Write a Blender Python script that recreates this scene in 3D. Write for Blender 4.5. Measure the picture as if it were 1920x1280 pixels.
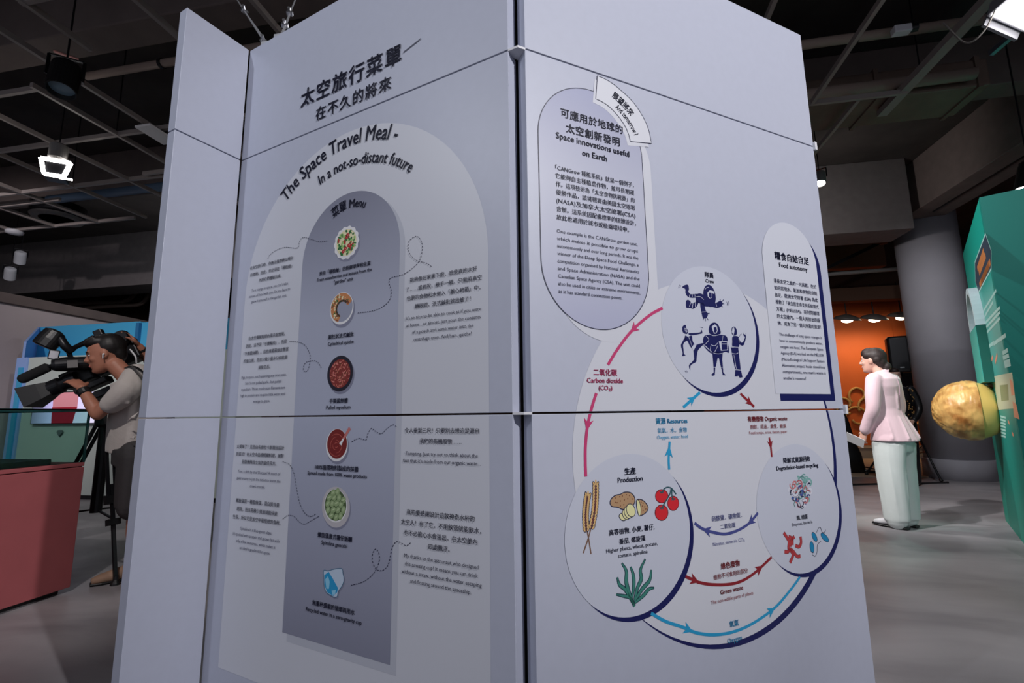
import bpy, bmesh, math, random
from mathutils import Vector, Matrix, noise
from mathutils.geometry import tessellate_polygon

for o in list(bpy.data.objects):
    bpy.data.objects.remove(o, do_unlink=True)
SC = bpy.context.scene
COL = SC.collection
random.seed(7)

# ------------------------------------------------------------------ camera
FPX = 892.0
PITCH, ROLL, YAW = math.atan(135 / 892.0), math.radians(0.74), math.radians(10.5)
EYE = Vector((0, 0, 1.1))


def _ry(x, y, z):
    c, s = math.cos(YAW), math.sin(YAW)
    return Vector((x * c - y * s, x * s + y * c, z))


FW = _ry(0, math.cos(PITCH), math.sin(PITCH))
_U0 = _ry(0, -math.sin(PITCH), math.cos(PITCH))
_R0 = _ry(1, 0, 0)
RT = _R0 * math.cos(ROLL) - _U0 * math.sin(ROLL)
UP = _R0 * math.sin(ROLL) + _U0 * math.cos(ROLL)
cam_data = bpy.data.cameras.new('camera')
cam_data.sensor_width = 36.0
cam_data.lens = FPX / 1920 * 36.0
cam_data.clip_start = 0.05
cam = bpy.data.objects.new('camera', cam_data)
COL.objects.link(cam)
M = Matrix((RT, UP, -FW)).transposed().to_4x4()
M.translation = EYE
cam.matrix_world = M
SC.camera = cam

# ------------------------------------------------------------------ world, exposure
SC.view_settings.view_transform = 'Standard'
SC.view_settings.look = 'None'
SC.view_settings.gamma = 1
SC.view_settings.use_curve_mapping = False
SC.view_settings.exposure = 0.0
world = bpy.data.worlds.new('world')
SC.world = world
world.use_nodes = True
bg = world.node_tree.nodes['Background']
bg.inputs[0].default_value = (0.80, 0.82, 0.95, 1)
bg.inputs[1].default_value = 0.44


# ------------------------------------------------------------------ unseen spots: some read off cast shadows, others added to brighten
def spot_light(name, loc, target, energy, size_deg=60, blend=0.6, radius=0.06, color=(0.90, 0.94, 1.0), parent=None):
    l = bpy.data.lights.new(name, 'SPOT')
    l.energy = energy
    l.spot_size = math.radians(size_deg)
    l.spot_blend = blend
    l.shadow_soft_size = radius
    l.color = color
    o = bpy.data.objects.new(name, l)
    COL.objects.link(o)
    d = Vector(target) - Vector(loc)
    o.rotation_euler = d.to_track_quat('-Z', 'Y').to_euler()
    o.location = loc
    if parent is not None:
        o.parent = parent
        o.matrix_parent_inverse = parent.matrix_world.inverted()
    return o


SPOTS = [  # location, target, watts, cone, colour
    ((-2.75, -1.0, 3.75), (-0.95, 1.5, 1.75), 125, 58, (0.88, 0.92, 1.0)),
    ((2.9, -1.2, 3.75), (0.30, 1.70, 2.25), 670, 58, (1.0, 0.98, 1.0)),
    ((-1.05, 3.35, 3.80), (-1.6, 1.5, 2.5), 70, 50, (0.9, 0.93, 1.0)),
    ((0.3, 5.6, 3.80), (2.9, 5.0, 0.9), 240, 75, (1.0, 0.95, 0.92)),
    ((0.4, 3.4, 3.80), (2.75, 5.3, 1.15), 640, 32, (1.0, 0.96, 0.95)),  # extra spot added to brighten the woman
    ((2.2, 1.0, 3.80), (3.7, 4.2, 1.5), 150, 60, (0.95, 0.96, 1.0)),  # added to lift the teal front of the green exhibit
    ((3.4, 5.6, 3.80), (5.2, 8.3, 1.9), 110, 70, (0.95, 0.95, 1.0)),  # added so the column is not dark
    ((-1.9, 0.1, 3.80), (-3.2, 2.9, 1.0), 260, 46, (1.0, 0.94, 0.91)),
    ((-6.2, 1.6, 3.80), (-9.3, 6.6, 1.6), 330, 70, (1.0, 0.92, 0.95)),
    ((-6.5, 6.3, 3.50), (-9.0, 8.1, 4.2), 60, 110, (0.9, 0.93, 1.0)),  # added uplight for the left part of the bulkhead face
    ((2.6, 6.6, 3.60), (3.6, 8.1, 4.2), 45, 120, (1.0, 0.93, 0.9)),  # added uplight for the right part of the bulkhead face
    ((3.0, 0.7, 3.80), (1.75, 2.2, 0.0), 260, 34, (0.98, 0.97, 1.0)),
    ((4.45, 6.3, 3.60), (2.7, 5.2, 0.6), 80, 30, (0.35, 1.0, 0.75)),  # invented green-tinted lamp, gives the trousers a mint tone
    ((1.6, 4.2, 3.80), (3.9, 5.2, 1.5), 120, 60, (0.93, 0.97, 1.0)),
]
for i, (p, t, w, c, colr) in enumerate(SPOTS):
    spot_light('unseen_spot', p, t, w, c, 0.7, 0.05, colr)


# ------------------------------------------------------------------ helpers
def ray(px, py):
    return FW + RT * ((px - 960) / FPX) + UP * ((640 - py) / FPX)


def at_h(px, py, z):
    d = ray(px, py)
    return EYE + d * ((z - EYE.z) / d.z)


def at_y(px, py, y):
    d = ray(px, py)
    return EYE + d * (y / d.y)


def at_x(px, py, x):
    d = ray(px, py)
    return EYE + d * (x / d.x)


def srgb(r, g, b):
    f = lambda v: (v / 255 / 12.92) if v / 255 <= 0.04045 else ((v / 255 + 0.055) / 1.055) ** 2.4
    return (f(r), f(g), f(b))


MATS = {}


def mat(name, color, rough=0.5, metal=0.0, noise_amt=0.0, noise_scale=8.0, emit=0.0, bump=0.0, bump_scale=40.0,
        spec=0.5, alpha=None, trans=0.0, ior=1.45, sheen=0.0, coat=0.0):
    if name in MATS:
        return MATS[name]
    m = bpy.data.materials.new(name)
    m.use_nodes = True
    nt = m.node_tree
    b = nt.nodes['Principled BSDF']
    b.inputs['Base Color'].default_value = (*color, 1)
    b.inputs['Roughness'].default_value = rough
    b.inputs['Metallic'].default_value = metal
    b.inputs['Specular IOR Level'].default_value = spec
    b.inputs['IOR'].default_value = ior
    if trans:
        b.inputs['Transmission Weight'].default_value = trans
    if sheen:
        b.inputs['Sheen Weight'].default_value = sheen
    if coat:
        b.inputs['Coat Weight'].default_value = coat
    if emit:
        b.inputs['Emission Color'].default_value = (*color, 1)
        b.inputs['Emission Strength'].default_value = emit
    tc = None
    if noise_amt or bump:
        tc = nt.nodes.new('ShaderNodeTexCoord')
    if noise_amt:
        n = nt.nodes.new('ShaderNodeTexNoise')
        n.inputs['Scale'].default_value = noise_scale
        n.inputs['Detail'].default_value = 5
        nt.links.new(tc.outputs['Object'], n.inputs['Vector'])
        r = nt.nodes.new('ShaderNodeValToRGB')
        r.color_ramp.elements[0].position = 0.3
        r.color_ramp.elements[1].position = 0.7
        r.color_ramp.elements[0].color = (*[c * (1 - noise_amt) for c in color], 1)
        r.color_ramp.elements[1].color = (*[min(1, c * (1 + noise_amt)) for c in color], 1)
        nt.links.new(n.outputs['Fac'], r.inputs['Fac'])
        nt.links.new(r.outputs['Color'], b.inputs['Base Color'])
    if bump:
        n2 = nt.nodes.new('ShaderNodeTexNoise')
        n2.inputs['Scale'].default_value = bump_scale
        n2.inputs['Detail'].default_value = 4
        nt.links.new(tc.outputs['Object'], n2.inputs['Vector'])
        bp = nt.nodes.new('ShaderNodeBump')
        bp.inputs['Strength'].default_value = bump
        bp.inputs['Distance'].default_value = 0.02
        nt.links.new(n2.outputs['Fac'], bp.inputs['Height'])
        nt.links.new(bp.outputs['Normal'], b.inputs['Normal'])
    MATS[name] = m
    return m


def ramp_mat(name, axis, stops, rough=0.45):
    """printed / painted gradient along an object axis: stops = [(position in metres, colour), ...]"""
    if name in MATS:
        return MATS[name]
    m = bpy.data.materials.new(name)
    m.use_nodes = True
    nt = m.node_tree
    b = nt.nodes['Principled BSDF']
    b.inputs['Roughness'].default_value = rough
    tc = nt.nodes.new('ShaderNodeTexCoord')
    sx = nt.nodes.new('ShaderNodeSeparateXYZ')
    nt.links.new(tc.outputs['Object'], sx.inputs[0])
    lo, hi = stops[0][0], stops[-1][0]
    mr = nt.nodes.new('ShaderNodeMapRange')
    mr.inputs['From Min'].default_value = lo
    mr.inputs['From Max'].default_value = hi
    nt.links.new(sx.outputs['XYZ'.index(axis)], mr.inputs['Value'])
    r = nt.nodes.new('ShaderNodeValToRGB')
    els = r.color_ramp.elements
    while len(els) < len(stops):
        els.new(0.5)
    for e, (p, c) in zip(els, stops):
        e.position = (p - lo) / (hi - lo)
        e.color = (*c, 1)
    nt.links.new(mr.outputs[0], r.inputs['Fac'])
    nt.links.new(r.outputs['Color'], b.inputs['Base Color'])
    MATS[name] = m
    return m


def tag(o, label=None, cat=None, group=None, kind=None):
    if label:
        o['label'] = label
    if cat:
        o['category'] = cat
    if group:
        o['group'] = group
    if kind:
        o['kind'] = kind
    return o


def empty(name, loc=(0, 0, 0), rz=0.0, label=None, cat=None, group=None, kind=None, parent=None):
    o = bpy.data.objects.new(name, None)
    o.empty_display_size = 0.1
    COL.objects.link(o)
    o.location = loc
    o.rotation_euler = (0, 0, rz)
    if parent:
        o.parent = parent
    return tag(o, label, cat, group, kind)


class MB:
    """collects shapes, builds them as ONE mesh object"""

    def __init__(self):
        self.v, self.f, self.m = [], [], []
        self.cm = 0
        self.xf = None

    def _add(self, vs, fs):
        n = len(self.v)
        for p in vs:
            p = Vector(p)
            self.v.append(self.xf @ p if self.xf else p)
        for f in fs:
            self.f.append([n + i for i in f])
            self.m.append(self.cm)
        return self

    def box(self, x0, x1, y0, y1, z0, z1):
        vs = [(x, y, z) for z in (z0, z1) for y in (y0, y1) for x in (x0, x1)]
        return self._add(vs, [(0, 2, 3, 1), (4, 5, 7, 6), (0, 1, 5, 4), (2, 6, 7, 3), (0, 4, 6, 2), (1, 3, 7, 5)])

    def cbox(self, c, s, rot=None, taper=1.0):
        """box centred at c with size s; rot = Matrix 3x3; taper scales the +z end"""
        vs = []
        for z in (-.5, .5):
            k = 1.0 if z < 0 else taper
            for y in (-.5, .5):
                for x in (-.5, .5):
                    p = Vector((x * s[0] * k, y * s[1] * k, z * s[2]))
                    if rot is not None:
                        p = rot @ p
                    vs.append(p + Vector(c))
        return self._add(vs, [(0, 2, 3, 1), (4, 5, 7, 6), (0, 1, 5, 4), (2, 6, 7, 3), (0, 4, 6, 2), (1, 3, 7, 5)])

    def bar(self, a, b, w, h=None, up=(0, 0, 1)):
        """rectangular bar from a to b"""
        h = h or w
        a, b = Vector(a), Vector(b)
        d = (b - a)
        L = d.length
        z = d.normalized()
        u = Vector(up)
        if abs(z.dot(u)) > 0.98:
            u = Vector((1, 0, 0))
        x = u.cross(z).normalized()
        y = z.cross(x)
        R = Matrix((x, y, z)).transposed()
        return self.cbox((a + b) / 2, (w, h, L), R)

    def tube(self, path, rad, n=12, cap=True, flat=None, up=(0, 0, 1), power=2.0):
        """swept tube; rad: number or list; an entry may be (rx, ry)"""
        P = [Vector(p) for p in path]
        k = len(P)
        rs = rad if isinstance(rad, (list, tuple)) and len(rad) == k and not (k == 2 and False) else [rad] * k
        vs, fs = [], []
        prevx = None
        for i in range(k):
            t = (P[min(i + 1, k - 1)] - P[max(i - 1, 0)]).normalized()
            u = Vector(up)
            if prevx is None:
                if abs(t.dot(u)) > 0.95:
                    u = Vector((0, 1, 0)) if abs(t.y) < 0.9 else Vector((1, 0, 0))
                x = u.cross(t).normalized()
            else:
                x = (prevx - t * prevx.dot(t)).normalized()
            prevx = x
            y = t.cross(x)
            rx, ry = rs[i] if isinstance(rs[i], (list, tuple)) else (rs[i], rs[i])
            for j in range(n):
                a = 2 * math.pi * j / n
                ca, sa = math.cos(a), math.sin(a)
                if power != 2.0:
                    ca = math.copysign(abs(ca) ** (2 / power), ca)
                    sa = math.copysign(abs(sa) ** (2 / power), sa)
                vs.append(P[i] + x * (rx * ca) + y * (ry * sa))
        for i in range(k - 1):
            for j in range(n):
                j2 = (j + 1) % n
                fs.append((i * n + j, i * n + j2, (i + 1) * n + j2, (i + 1) * n + j))
        if cap:
            fs.append(tuple(reversed(range(n))))
            fs.append(tuple((k - 1) * n + j for j in range(n)))
        return self._add(vs, fs)

    def lathe(self, prof, n=32, c=(0, 0, 0), axis=None):
        """profile [(r, z)] turned around z (or the given axis) at c"""
        R = None
        if axis is not None:
            R = Vector(axis).normalized().to_track_quat('Z', 'Y').to_matrix()
        vs, fs = [], []
        for r, z in prof:
            for j in range(n):
                a = 2 * math.pi * j / n
                p = Vector((r * math.cos(a), r * math.sin(a), z))
                if R:
                    p = R @ p
                vs.append(p + Vector(c))
        k = len(prof)
        for i in range(k - 1):
            for j in range(n):
                j2 = (j + 1) % n
                fs.append((i * n + j, i * n + j2, (i + 1) * n + j2, (i + 1) * n + j))
        if prof[0][0] > 1e-6:
            fs.append(tuple(reversed(range(n))))
        if prof[-1][0] > 1e-6:
            fs.append(tuple((k - 1) * n + j for j in range(n)))
        return self._add(vs, fs)

    def loft(self, secs, n=24, power=2.0, cap=True):
        """secs: (cx, cy, cz, rx, ry[, rz_rotation]) horizontal ellipses stacked"""
        vs, fs = [], []
        for s in secs:
            cx, cy, cz, rx, ry = s[:5]
            ro = s[5] if len(s) > 5 else 0
            for j in range(n):
                a = 2 * math.pi * j / n
                ca, sa = math.cos(a), math.sin(a)
                if power != 2.0:
                    ca = math.copysign(abs(ca) ** (2 / power), ca)
                    sa = math.copysign(abs(sa) ** (2 / power), sa)
                x, y = rx * ca, ry * sa
                vs.append((cx + x * math.cos(ro) - y * math.sin(ro), cy + x * math.sin(ro) + y * math.cos(ro), cz))
        k = len(secs)
        for i in range(k - 1):
            for j in range(n):
                j2 = (j + 1) % n
                fs.append((i * n + j, i * n + j2, (i + 1) * n + j2, (i + 1) * n + j))
        if cap:
            fs.append(tuple(reversed(range(n))))
            fs.append(tuple((k - 1) * n + j for j in range(n)))
        return self._add(vs, fs)

    def ball(self, c, r, n=16, m=10, rot=None):
        """ellipsoid"""
        r = r if isinstance(r, (list, tuple)) else (r, r, r)
        vs, fs = [], []
        for i in range(1, m):
            t = math.pi * i / m
            for j in range(n):
                a = 2 * math.pi * j / n
                p = Vector((r[0] * math.sin(t) * math.cos(a), r[1] * math.sin(t) * math.sin(a), r[2] * math.cos(t)))
                vs.append((rot @ p if rot is not None else p) + Vector(c))
        top, bot = Vector((0, 0, r[2])), Vector((0, 0, -r[2]))
        vs.append((rot @ top if rot is not None else top) + Vector(c))
        vs.append((rot @ bot if rot is not None else bot) + Vector(c))
        T, B = len(vs) - 2, len(vs) - 1
        for i in range(m - 2):
            for j in range(n):
                j2 = (j + 1) % n
                fs.append((i * n + j, (i + 1) * n + j, (i + 1) * n + j2, i * n + j2))
        for j in range(n):
            j2 = (j + 1) % n
            fs.append((T, j, j2))
            fs.append((B, (m - 2) * n + j2, (m - 2) * n + j))
        return self._add(vs, fs)

    def prism(self, pts, y0, y1):
        """polygon [(x, z)] extruded from y0 to y1"""
        k = len(pts)
        vs = [(p[0], y0, p[1]) for p in pts] + [(p[0], y1, p[1]) for p in pts]
        fs = [(i, (i + 1) % k, k + (i + 1) % k, k + i) for i in range(k)]
        for tri in tessellate_polygon([[Vector((p[0], p[1], 0)) for p in pts]]):
            fs.append(tuple(tri))
            fs.append(tuple(k + i for i in reversed(tri)))
        return self._add(vs, fs)

    def build(self, name, mats, parent=None, smooth=False, bevel=0.0, kind=None, remesh=0.0, subsurf=0, smooth_it=0, fixn=True):
        me = bpy.data.meshes.new(name)
        me.from_pydata([tuple(p) for p in self.v], [], self.f)
        if not isinstance(mats, (list, tuple)):
            mats = [mats]
        for m in mats:
            me.materials.append(m)
        if len(mats) > 1:
            me.polygons.foreach_set('material_index', self.m)
        if fixn:
            bm = bmesh.new()
            bm.from_mesh(me)
            bmesh.ops.recalc_face_normals(bm, faces=bm.faces)
            bm.to_mesh(me)
            bm.free()
        if smooth:
            me.polygons.foreach_set('use_smooth', [True] * len(me.polygons))
        o = bpy.data.objects.new(name, me)
        COL.objects.link(o)
        if parent is not None:
            o.parent = parent
        if remesh:
            md = o.modifiers.new('remesh', 'REMESH')
            md.mode = 'VOXEL'
            md.voxel_size = remesh
            md.use_smooth_shade = True
            if smooth_it:
                s = o.modifiers.new('smooth', 'SMOOTH')
                s.factor = 0.5
                s.iterations = smooth_it
        if bevel:
            md = o.modifiers.new('bevel', 'BEVEL')
            md.width = bevel
            md.segments = 2
            md.limit_method = 'ANGLE'
        if subsurf:
            md = o.modifiers.new('subsurf', 'SUBSURF')
            md.levels = md.render_levels = subsurf
        if kind:
            o['kind'] = kind
        return o


def smooth_path(pts, per=6, closed=False):
    """Catmull-Rom through the points"""
    P = [Vector(p) for p in pts]
    k = len(P)
    out = []
    rng = range(k if closed else k - 1)
    for i in rng:
        if closed:
            a, b, c, d = P[(i - 1) % k], P[i], P[(i + 1) % k], P[(i + 2) % k]
        else:
            b, c = P[i], P[i + 1]
            a = P[i - 1] if i > 0 else b * 2 - c
            d = P[i + 2] if i + 2 < k else c * 2 - b
        for j in range(per):
            t = j / per
            out.append(0.5 * ((2 * b) + (c - a) * t + (2 * a - 5 * b + 4 * c - d) * t * t + (3 * b - a - 3 * c + d) * t ** 3))
    if not closed:
        out.append(P[-1])
    return out


def copy_tree(o, parent=None, label=None, loc=None, rz=None):
    c = o.copy()
    COL.objects.link(c)
    c.parent = parent
    if label:
        c['label'] = label
    if loc is not None:
        c.location = loc
    if rz is not None:
        c.rotation_euler = (0, 0, rz)
    for ch in list(o.children):
        copy_tree(ch, c)
    return c


# ------------------------------------------------------------------ materials of the room
def floor_mat():
    m = bpy.data.materials.new('polished_concrete')
    m.use_nodes = True
    nt = m.node_tree
    b = nt.nodes['Principled BSDF']
    tc = nt.nodes.new('ShaderNodeTexCoord')
    mp = nt.nodes.new('ShaderNodeMapping')
    mp.inputs['Scale'].default_value = (0.8, 1.3, 1)
    mp.inputs['Rotation'].default_value = (0, 0, 0.5)
    nt.links.new(tc.outputs['Object'], mp.inputs['Vector'])
    n = nt.nodes.new('ShaderNodeTexNoise')
    n.inputs['Scale'].default_value = 1.1
    n.inputs['Detail'].default_value = 7
    n.inputs['Roughness'].default_value = 0.55
    n.inputs['Distortion'].default_value = 0.6
    nt.links.new(mp.outputs[0], n.inputs['Vector'])
    r = nt.nodes.new('ShaderNodeValToRGB')
    r.color_ramp.elements[0].position = 0.3
    r.color_ramp.elements[0].color = (*srgb(116, 113, 118), 1)
    r.color_ramp.elements[1].position = 0.72
    r.color_ramp.elements[1].color = (*srgb(168, 164, 168), 1)
    nt.links.new(n.outputs['Fac'], r.inputs['Fac'])
    nt.links.new(r.outputs['Color'], b.inputs['Base Color'])
    n2 = nt.nodes.new('ShaderNodeTexNoise')
    n2.inputs['Scale'].default_value = 3
    nt.links.new(tc.outputs['Object'], n2.inputs['Vector'])
    mr = nt.nodes.new('ShaderNodeMapRange')
    mr.inputs['To Min'].default_value = 0.34
    mr.inputs['To Max'].default_value = 0.55
    nt.links.new(n2.outputs['Fac'], mr.inputs['Value'])
    nt.links.new(mr.outputs[0], b.inputs['Roughness'])
    return m


CONC = floor_mat()
SLAB = mat('dark_ceiling_paint', srgb(62, 56, 54), 0.9, noise_amt=0.25, noise_scale=2)
BEAMC = mat('dark_concrete_paint', srgb(112, 100, 96), 0.85, noise_amt=0.12, noise_scale=3)
WALLC = mat('pale_wall_paint', srgb(190, 178, 178), 0.8, noise_amt=0.04, noise_scale=2)
COLM = mat('column_paint', srgb(176, 174, 182), 0.6, noise_amt=0.03, noise_scale=3)
BARC = mat('grid_bar_paint', srgb(150, 140, 136), 0.6)
DARKW = mat('dark_wall_paint', srgb(70, 50, 42), 0.9)
BLACK = mat('black_plastic', srgb(24, 24, 26), 0.4)
BLACKM = mat('black_metal', srgb(32, 32, 36), 0.35, metal=0.4)
STEEL = mat('brushed_steel', srgb(190, 190, 195), 0.3, metal=0.9)
WHITEP = mat('white_plastic', srgb(215, 215, 220), 0.4)
LAMP = mat('lamp_glow', (1.0, 0.97, 0.93), emit=14.0)
LAMPW = mat('warm_lamp_glow', (1.0, 0.86, 0.62), emit=14.0)

# ------------------------------------------------------------------ room shell
MB().box(-15, 11, -5, 15, -0.1, 0).build('floor', CONC, kind='structure')
MB().box(-15, 11, -5, 15, 5.0, 5.1).build('ceiling', SLAB, kind='structure')
MB().box(-9.75, -9.6, -5, 15, 0, 3.0).build('wall_left', WALLC, kind='structure')
MB().box(-9.95, -9.5, -5, 15, 3.0, 3.16).build('trim_1', BEAMC, kind='structure')
MB().box(-14.9, -14.7, -5, 15, 0, 5.0).build('wall_left_upper', DARKW, kind='structure')
MB().box(-14.7, 9.5, 13.0, 13.2, 0, 5.0).build('wall_back', DARKW, kind='structure')
MB().box(9.5, 9.7, -5, 15, 0, 5.0).build('wall_right', DARKW, kind='structure')
# bulkheads
MB().box(-14.7, 4.84, 8.0, 8.62, 3.84, 5.0).build('ceiling_beam', mat('bulkhead_paint', srgb(112, 106, 106), 0.85, noise_amt=0.08), kind='structure', bevel=0.01)
b2 = MB().box(5.02, 5.62, -4, 8.6, 4.2, 5.0).build('ceiling_beam', mat('bulkhead_paint2', srgb(122, 110, 106), 0.85, noise_amt=0.08), kind='structure', bevel=0.01)
MB().box(5.30, 5.325, -4, 8.3, 4.185, 4.2).build('cable_strip', BLACK, b2)
for y0 in (0.55, 2.92, 5.35):
    MB().box(-14.7, 5.0, y0, y0 + 0.27, 4.42, 5.0).build('ceiling_beam', BEAMC, kind='structure', bevel=0.012)
# round column with a plinth ring
CC = Vector((5.55, 8.95, 0))
colu = empty('round_column', CC, kind='structure')
MB().lathe([(0.425, 0.30), (0.425, 4.5)], 64).build('shaft', COLM, colu, smooth=False)
MB().lathe([(0.455, 0.0), (0.455, 0.295), (0.45, 0.305), (0.425, 0.31)], 64).build('plinth_ring', COLM, colu)
for ch in colu.children:
    for p in ch.data.polygons:
        p.use_smooth = len(p.vertices) == 4
# ------------------------------------------------------------------ the display stand: three faces, each of three boards
CORNER = Vector((-0.207, 1.275, 0))
AL, AR = math.radians(-17.39), math.radians(35.23)
ZS = [(0.0, 1.0975), (1.1025, 2.1975), (2.2025, 2.73)]
TH = 0.05
BOARD = mat('board_laminate', srgb(180, 184, 200), 0.42, noise_amt=0.015, noise_scale=30)
BWHITE = mat('print_white', srgb(202, 204, 213), 0.42)
CIRC = mat('print_pale_blue', srgb(192, 196, 210), 0.42)
NAVY = mat('print_navy', srgb(24, 28, 84), 0.42)
INK = mat('print_ink', srgb(26, 28, 58), 0.42)
INK2 = mat('print_soft_ink', srgb(48, 50, 84), 0.42)

stand = empty('display_stand', CORNER, label='tall pale blue folding display stand with printed space menu boards', cat='display stand')


class Face:
    def __init__(self, ang, s0, s1, org=CORNER):
        self.org, self.ang, self.s0, self.s1 = org, ang, s0, s1
        self.d = Vector((math.cos(ang), math.sin(ang), 0))
        self.n = Vector((self.d.y, -self.d.x, 0))
        self.tiers = []
        self.zs = ZS

    def make(self, labels):
        for i, (z0, z1) in enumerate(ZS):
            o = MB().box(self.s0, self.s1, 0, TH, z0, z1).build('board', BOARD, stand, bevel=0.0015)
            o.location = self.org - CORNER
            o.rotation_euler = (0, 0, self.ang)
            o['label'] = labels[i]
            self.tiers.append(o)
        return self

    def to(self, px, py):
        r = ray(px, py)
        k = (self.org - EYE).dot(self.n) / r.dot(self.n)
        p = EYE + r * k
        return Vector(((p - self.org).dot(self.d), p.z))

    def tier(self, z):
        for i, (a, b) in enumerate(self.zs):
            if z < b + 0.0025:
                return i
        return len(self.zs) - 1


LF = Face(AL, -1.349, -0.033).make(['lower board of the menu face', 'middle board of the menu face', 'top board with the menu heading'])
RF = Face(AR, 0.024, 1.385).make(['lower board of the recycling diagram face', 'middle board of the recycling diagram face', 'blank top board of the diagram face'])
# the fin: a short wing standing out at right angles from the left end of the menu face
FIN_O = CORNER + LF.d * -1.349 + LF.n * 0.004
FF = Face(AL + math.pi / 2, -0.262, -0.002, FIN_O)
FF.n = -LF.d
for i, (z0, z1) in enumerate(ZS):
    o = MB().box(-0.262, -0.002, 0, TH, z0, z1).build('wing_board', BOARD, stand, bevel=0.0015)
    o.location = FIN_O - CORNER
    o.rotation_euler = (0, 0, AL + math.pi / 2)
# far return boards that close the stand behind (keep it a solid folding screen from the side)
for i, (z0, z1) in enumerate(ZS):
    o = MB().box(0.0, 0.62, 0, TH, z0, z1).build('return_board', BOARD, stand, bevel=0.0015)
    o.location = RF.d * 1.385 + Vector((0, 0, 0)) - RF.n * 0.055
    o.rotation_euler = (0, 0, AR + math.radians(118))
# corner post in the notch and clip plates at the seams
post = MB().lathe([(0.008, 0.0), (0.008, 2.70)], 12).build('corner_post', BLACK, stand)
bis = (LF.n + RF.n).normalized()
post.location = -bis * 0.080
for z in (1.1, 2.2):
    pl = [(-0.034, -0.001), (0.026, -0.001)]
    mb = MB()
    a, b_, c_ = LF.d * -0.034, Vector((0, 0, 0)), RF.d * 0.026
    inner = -bis * 0.055
    vs = []
    for dz in (-0.0035, 0.0035):
        for p in (a, b_ * 1.0, c_, c_ - RF.n * 0.03, inner, a - LF.n * 0.03):
            vs.append((p.x, p.y, z + dz))
    k = 6
    fs = [(i, (i + 1) % k, k + (i + 1) % k, k + i) for i in range(k)] + [tuple(range(k)), tuple(range(k, 2 * k))]
    mb._add(vs, fs)
    mb.build('clip_plate', WHITEP, stand)
    # small clips at the free right edge
    q = RF.d * 1.387
    MB().cbox((q.x, q.y, z), (0.014, 0.02, 0.035), Matrix.Rotation(AR, 3, 'Z')).build('edge_clip', WHITEP, stand)


# ------------------------------------------------------------------ print on the boards
def clip_z(pts, z, keep_above):
    out = []
    k = len(pts)
    for i in range(k):
        a, b = pts[i], pts[(i + 1) % k]
        ia, ib = (a[1] >= z) == keep_above, (b[1] >= z) == keep_above
        if ia:
            out.append(a)
        if ia != ib:
            t = (z - a[1]) / (b[1] - a[1])
            out.append((a[0] + (b[0] - a[0]) * t, z))
    return out


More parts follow.
